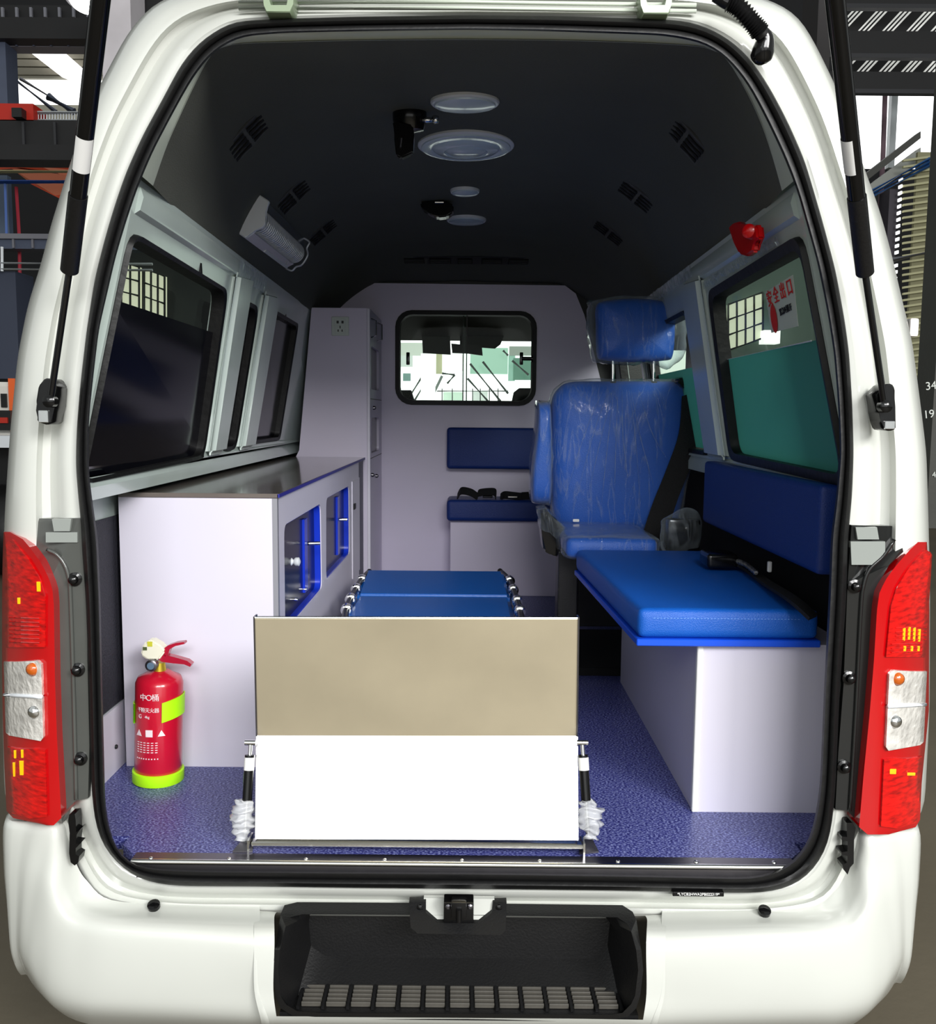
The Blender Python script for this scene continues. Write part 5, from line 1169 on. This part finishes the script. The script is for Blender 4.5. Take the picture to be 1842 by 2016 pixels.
bar('cream_pipe', mat('cream_pipe', '#C9C38F', .5), [(-80, 338), (300, 338)], 8.6, .024, label='cream pipe running across the orange crane', cat='pipe')
bar('blue_pipe', mat('pipe_blue', '#1F58B8', .5), [(-80, 358), (300, 358)], 8.5, .030, label='blue pipe under the cream pipe at left', cat='pipe')
bar('red_pipe', mat('pipe_red', '#A8283A', .5), [(32, 368), (38, 465), (41, 680)], 8.55, .018, label='thin vertical red pipe at left', cat='pipe')
bar('blue_downpipe', mat('pipe_pale_blue', '#5674B8', .5), [(10, 362), (13, 462)], 8.4, .014, label='thin pale blue vertical pipe at the left edge', cat='pipe')
bb('cladding_panel', mat('blue_grey_cladding', '#56647A', .6), -120, 345, 14, 462, 10, .1, label='blue-grey cladding panel at the left edge behind the pipes', cat='panel')
t = bb('lower_beam', STEELB, -160, 468, 300, 488, 8.3, .2, label='grey floor beam with ribs below the orange crane', cat='beam'); bb('flange', GREYB, -160, 462, 300, 468, 8.25, .3, parent=t)
for k in range(8): bb('rib', GREYB, -90+k*38, 469, -87+k*38, 488, 8.27, .04, parent=t)
t = thing('handrail', 'white pipe handrail below the ribbed floor beam', 'railing', U(40, 525, Y=7.9))
for y in (517, 529): bar('rail', WHITEPL, [(-120, y), (300, y+3)], 7.9, .014, t)
bar('post', WHITEPL, [(4, 486), (4, 534)], 7.9, .014, t)
t = bb('dark_column', mat('dark_blue_column', '#353B4C', .6), -60, 534, 30, 745, 8, .4, label='dark blue-grey column at the left edge above the white truck', cat='column')
t = thing('far_window', 'bright far window with bars right of the dark left column', 'window', U(46, 590, Y=13.9)); bb('pane', SKY, 28, 577, 190, 606, 13.9, .12, parent=t)
for y in (596, 601): bar('bar', GREYB, [(20, y), (188, y)], 13.85, .01, t)
bar('thin_white_pipe', WHITEPL, [(-60, 617), (300, 618)], 8.3, .012, label='thin white horizontal pipe beside the dark left column', cat='pipe')
bb('tan_wall_panel', mat('tan_cladding', '#7C765F', .7), 28, 622, 200, 760, 12.5, .1, label='tan wall panel behind the van at left', cat='panel')
# white truck at the left edge
t = thing('truck', 'white and orange truck standing behind the van at the left edge', 'truck', U(0, 975, Y=7))
bb('cab', mat('truck_white', '#D9D6CE', .35, coat=.5), -160, 752, 24, 868, 6.6, 1.6, parent=t, bev=.04)
bb('side_stripe', mat('truck_orange', '#E0622A', .4), 20, 745, 29, 850, 6.55, .1, parent=t); w_ = bb('cab_window', BLKGL, 2, 775, 12, 802, 6.58, .05, parent=t)
bb('bumper_box', BLKPL, -140, 808, 20, 846, 6.5, .2, parent=t); bb('light_bar', mat('truck_red', '#B02818', .4), -100, 822, 14, 832, 6.48, .05, parent=t); bb('step', WHITEPL, -140, 858, 20, 880, 6.45, .15, parent=t)
for x in (-90, -10):
    bm = NB(); p = U(x, 930, Y=6.8); p.z = .42; revolve(bm, p, (1, 0, 0), [(0, .38), (.05, .42), (.28, .42), (.33, .38)], 28); add(bm, 'wheel', RUBBER, t, smooth=40)
bb('chassis', BLKPL, -150, 878, 16, 968, 6.9, .8, parent=t)
# pale column and dark bay beside the roof at upper left
bb('pale_column', mat('mottled_white_column', '#B9B4B8', .6, var=.12, vscale=3), 208, -260, 249, 330, 5, .3, label='pale mottled column rising beside the left roof corner', cat='column')
bb('dark_bay_panel', mat('dark_bay', '#1B1B1D', .8), 249, -260, 420, 200, 5.4, .2, label='dark panel between pale column and van roof', cat='panel')
# --- right side
bb('olive_column', mat('olive_grey_column', '#3A3A36', .7, var=.15, vscale=2, bump=.1), 1822, -500, 2200, 1040, 2.2, .16, label='large olive-grey column with chalk marks at the right edge', cat='column')
oc = bpy.data.objects['olive_column']; CH = mat('chalk', '#B9BDB8', .9)
for s_, x, y, z_ in (('34', 1832, 760, .042), ('19', 1828, 816, .042), ('4', 1838, 935, .03)): text('chalk_mark', s_, U(x, y, Y=2.195), (1, 0, .15), (-.15, 0, 1), z_*1.15, CH, oc)
bb('dark_roof_column', mat('dark_column', '#2A2728', .7), 1592, -300, 1652, 420, 4.5, .3, label='dark column rising behind the right roof corner', cat='column')
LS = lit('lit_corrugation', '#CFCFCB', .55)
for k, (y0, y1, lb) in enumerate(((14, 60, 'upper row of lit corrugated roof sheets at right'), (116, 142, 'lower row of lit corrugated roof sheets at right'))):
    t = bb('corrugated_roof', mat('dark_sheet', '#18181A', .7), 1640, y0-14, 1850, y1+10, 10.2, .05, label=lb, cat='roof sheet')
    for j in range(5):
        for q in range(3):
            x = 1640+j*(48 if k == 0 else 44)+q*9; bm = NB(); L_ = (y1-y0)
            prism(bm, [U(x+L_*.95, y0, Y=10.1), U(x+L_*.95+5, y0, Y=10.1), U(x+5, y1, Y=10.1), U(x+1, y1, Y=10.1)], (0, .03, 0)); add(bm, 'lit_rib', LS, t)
for y0, y1, lb in ((-20, 14, 'black roof beam at the very top right'), (62, 112, 'black roof beam between the lit sheets at right'), (142, 182, 'black roof beam above the bright right window')):
    t = bb('roof_beam', BEAM, 1600, y0, 1860, y1, 9.6, .05, label=lb, cat='beam'); bb('flange', mat('beam_edge', '#2A2A2E'), 1600, y1-6, 1860, y1, 9.55, .1, parent=t)
t = thing('bright_window', 'large overexposed window behind the right strut', 'window', U(1760, 250, Y=12)); bb('pane', SKY, 1640, 180, 1860, 330, 12, .05, parent=t)
bar('frame', mat('mauve_frame', '#6E5560', .6), [(1742, 180), (1738, 300), (1732, 430)], 11.5, .035, t); bb('post', mat('pale_grey_post', '#AEB4B6', .5), 1748, 184, 1768, 330, 11.6, .1, parent=t)
t = thing('sloping_gallery', 'sloping grey gallery rail crossing the right window', 'gallery', U(1760, 320, Y=10.5))
for P, m in (([(1690, 380), (1812, 290), (1812, 318), (1690, 400)], mat('gallery_grey', '#9A9C96', .6)), ([(1690, 352), (1812, 258), (1812, 272), (1690, 368)], mat('gallery_dark', '#4A4A46', .6))):
    bm = NB(); prism(bm, [U(x, y, Y=10.4) for x, y in P], (0, .15, 0)); add(bm, 'gallery_beam', m, t)
t = thing('blue_cable_tray', 'bundle of blue pipes sloping up at right', 'pipe', U(1765, 345, Y=10))
for k in range(3): bar('blue_tube', mat('pipe_sky_blue', '#3E78C0', .4), [(1700, 384+k*7-(k*1)), (1830, 312+k*7)], 10, .020, t)
bb('grey_violet_column', mat('violet_grey_column', '#3C3840', .6), 1730, 372, 1768, 760, 10.2, .3, label='dark violet-grey column below the blue pipes at right', cat='column')
t = thing('light_strip', 'string of small daylight gaps beside the tan wall at right', 'light gap', U(1770, 450, Y=9.9))
for k in range(22): bb('gap', SKY, 1774-k*.75, 350+k*13, 1777-k*.75, 356+k*13, 10.02, .08, parent=t)
t = bb('corrugated_wall', mat('tan_corrugation', '#8E8B6C', .6), 1780, 300, 1900, 760, 10.1, .05, label='tan corrugated wall cladding at right behind the column', cat='wall cladding')
for k in range(36): bm = NB(); y = 310+k*12.5; prism(bm, [U(1778, y+4, Y=10.05), U(1900, y-14, Y=10.05), U(1900, y-9, Y=10.05), U(1778, y+8, Y=10.05)], (0, .04, 0)); add(bm, 'corrugation', mat('tan_corrugation_light', '#B7B48E', .6), t)
bar('rail_tube', GREYB, [(1755, 512), (1860, 490)], 9.8, .03, label='grey tube crossing the tan corrugated wall', cat='pipe')
# --- seen through the side windows: wired workshop windows
def wired(x0, y0, x1, y1, Y, nx, ny, lb, m, sk=0):
    t = thing('wired_window', lb, 'window', U((x0+x1)/2, y1, Y=Y)); P = [U(x0, y0, Y=Y), U(x1, y0+sk, Y=Y), U(x1, y1+sk, Y=Y), U(x0, y1, Y=Y)]
    bm = NB(); prism(bm, P, (0, .12, 0)); add(bm, 'pane', m, t)
    for i in range(nx+1): bm = NB(); tube(bm, [P[0].lerp(P[1], i/nx)-Vector((0, .03, 0)), P[3].lerp(P[2], i/nx)-Vector((0, .03, 0))], .018, 5); add(bm, 'glazing_bar', BLKPL, t)
    for i in range(ny+1): bm = NB(); tube(bm, [P[0].lerp(P[3], i/ny)-Vector((0, .03, 0)), P[1].lerp(P[2], i/ny)-Vector((0, .03, 0))], .018, 5); add(bm, 'glazing_bar', BLKPL, t)
wired(205, 508, 275, 650, 13.9, 4, 5, 'wired window seen through the left rear glass, nearer pane', lit('wired_pane_left', '#C6C6AE', .85), 18)
wired(285, 530, 325, 665, 13.9, 3, 5, 'wired window seen through the left rear glass, further pane', lit('wired_pane_left', '#C6C6AE', .85), 14)
wired(1432, 600, 1500, 690, 13.9, 4, 3, 'wired window seen through the right rear glass', lit('wired_pane_right', '#C4C8B0', .85), -24)
bb('white_cabinet_box', lit('white_lit_box', '#F2F4F0', 1.2), 1503, 650, 1536, 676, 13.7, .3, label='white box seen through the right rear glass', cat='box')
bb('grey_green_wall', mat('grey_green_wall', '#56685F', .7), 1395, 500, 1660, 760, 13.96, .05, label='grey-green wall seen through the right rear glass', cat='wall')
for k in range(3):
    bar('light_tube', SKY, [(1400+k*60, 606-k*1), (1425+k*62, 606)], 13.97, .03, label=['left', 'middle', 'right'][k]+' fluorescent tube seen through the right rear glass', cat='lamp', group='tubes beyond the right glass')
bb('side_wall_daylight', SKYG, 1180, 690, 1350, 755, 11.5, .1, label='bright daylight beyond the small right window behind the headrest', cat='window')
# --- driving cab beyond the partition
DK = mat('cab_dark_trim', '#0C0C0D', .7)
cabt = van
bm = NB(); prism(bm, [Vector((CX-1, 3.12, 2.5)), Vector((CX-1, 3.12, 2.20)), Vector((CX-1, 4.7, 2.03)), Vector((CX-1, 4.85, 2.05)), Vector((CX-1, 4.85, 2.5))], (2, 0, 0)); add(bm, 'cab_roof', DK, cabt)
zd = U(921, 800, Y=4.6).z
bm = NB(); box(bm, (CX-1, 4.3, ZF), (CX+1, 4.9, zd), .04); add(bm, 'dashboard', DK, cabt)
for s in (-1, 1): bm = NB(); box(bm, (CX+s*.95, 3.12, ZF), (CX+s*1.0, 4.9, 1.5)); add(bm, 'door_panel', DK, cabt)
def cabpoly(nm, P, Y, m, th=.03, label=None): bm = NB(); prism(bm, [U(x, y, Y=Y) for x, y in P], (0, th, 0)); return add(bm, nm, m, cabt, label=label)
cabpoly('sun_visor', [(830, 652), (885, 652), (887, 698), (832, 695)], 4.55, mat('visor_grey', '#4A4C4C', .7))
cabpoly('mirror', [(888, 676), (905, 678), (948, 680), (950, 700), (920, 696), (890, 695)], 4.5, BLKPL)
cabpoly('overhead_console', [(905, 640), (1000, 640), (985, 678), (974, 686), (905, 681)], 4.52, DK)
cabpoly('seat_back', [(780, 768), (808, 768), (818, 800), (780, 800)], 4.1, DK, .1); cabpoly('seat_back', [(1012, 772), (1022, 764), (1045, 764), (1060, 775), (1060, 800), (1006, 800)], 4.1, DK, .1)
# daylight yard ahead of the cab
fv = thing('bright_bay', 'bright white and green workshop bay seen through the partition window', 'bay', U(915, 790, Y=9.5))
bb('daylight_wall', lit('daylight_white', '#FFFFFF', 1.15), 770, 640, 1070, 1052, 10.2, .1, parent=fv)
for x0, y0, x1, y1, c in ((770, 675, 835, 700, '#A9B0A6'), (925, 685, 1000, 736, '#8FB3A0'), (1000, 700, 1014, 750, '#7FA394'), (1010, 705, 1048, 748, '#4F7564'), (1002, 682, 1048, 700, '#7C857C'), (858, 695, 870, 736, '#8C8D70'), (870, 698, 912, 730, '#E4E4E0'), (793, 735, 808, 750, '#5E7A74'), (872, 772, 912, 788, '#B9D0BE'), (930, 770, 960, 790, '#C6CFC8'), (770, 700, 812, 722, '#AEB6B0')):
    bb('wall_panel', lit('bay_'+c[1:], c, .75), x0, y0, x1, y1, 9.9-.01*((x0*7) % 11), .04, parent=fv)
for P in (((925, 716), (985, 790)), ((950, 712), (1000, 775)), ((920, 745), (965, 795)), ((870, 735), (895, 738)), ((895, 738), (880, 755)), ((800, 790), (835, 735)), ((812, 795), (842, 745)), ((846, 790), (870, 740)), ((990, 690), (1000, 700)), ((1008, 710), (1040, 738))):
    bar('brace', mat('brace_grey', '#6E7672', .5), P, 9.6, .016, fv, seg=6)
for x in (930, 945, 963, 980, 870, 890): bar('mesh_bar', mat('brace_grey', '#6E7672'), [(x, 765), (x, 800)], 9.65, .007, fv, seg=5)
bar('mesh_bar', mat('brace_grey', '#6E7672'), [(860, 770), (1000, 770)], 9.65, .008, fv, seg=5)
bb('white_post', lit('post_white', '#F4F8F2', 1.0), 828, 696, 856, 800, 9.4, .15, parent=fv)
# crinkled protective film left on the painted rails
for s, y0, y1, z0, z1, lb in ((1, .22, .95, 1.905, 1.925, 'strip of crinkled protective film above the right rear window'), (1, 1.0, 2.0, 1.95, 1.985, 'crinkled protective film along the right roof seam by the headrest'), (-1, .95, 1.35, 1.93, 1.98, 'crinkled protective film along the left roof seam below the lamp')):
    bm = NB(); n_ = 60; A_ = []; Bq = []
    for i in range(n_+1):
        y = y0+(y1-y0)*i/n_; o = .018 if z0 > 1.91 else .006
        for L_, z in ((A_, z0), (Bq, z1)):
            p = Vector((wallx(y, z, s)-s*o, y, z)); v = noise.noise_vector(p*38); L_.append(p+Vector((-s*abs(v.x)*.008, 0, v.z*.008)))
    M_ = [a.lerp(b, .5)+Vector((-s*.006*abs(noise.noise(a*60)), 0, 0)) for a, b in zip(A_, Bq)]
    loft(bm, [A_, M_, Bq], closed=False); add(bm, 'protective_film', WRAP, label=lb, cat='plastic film')
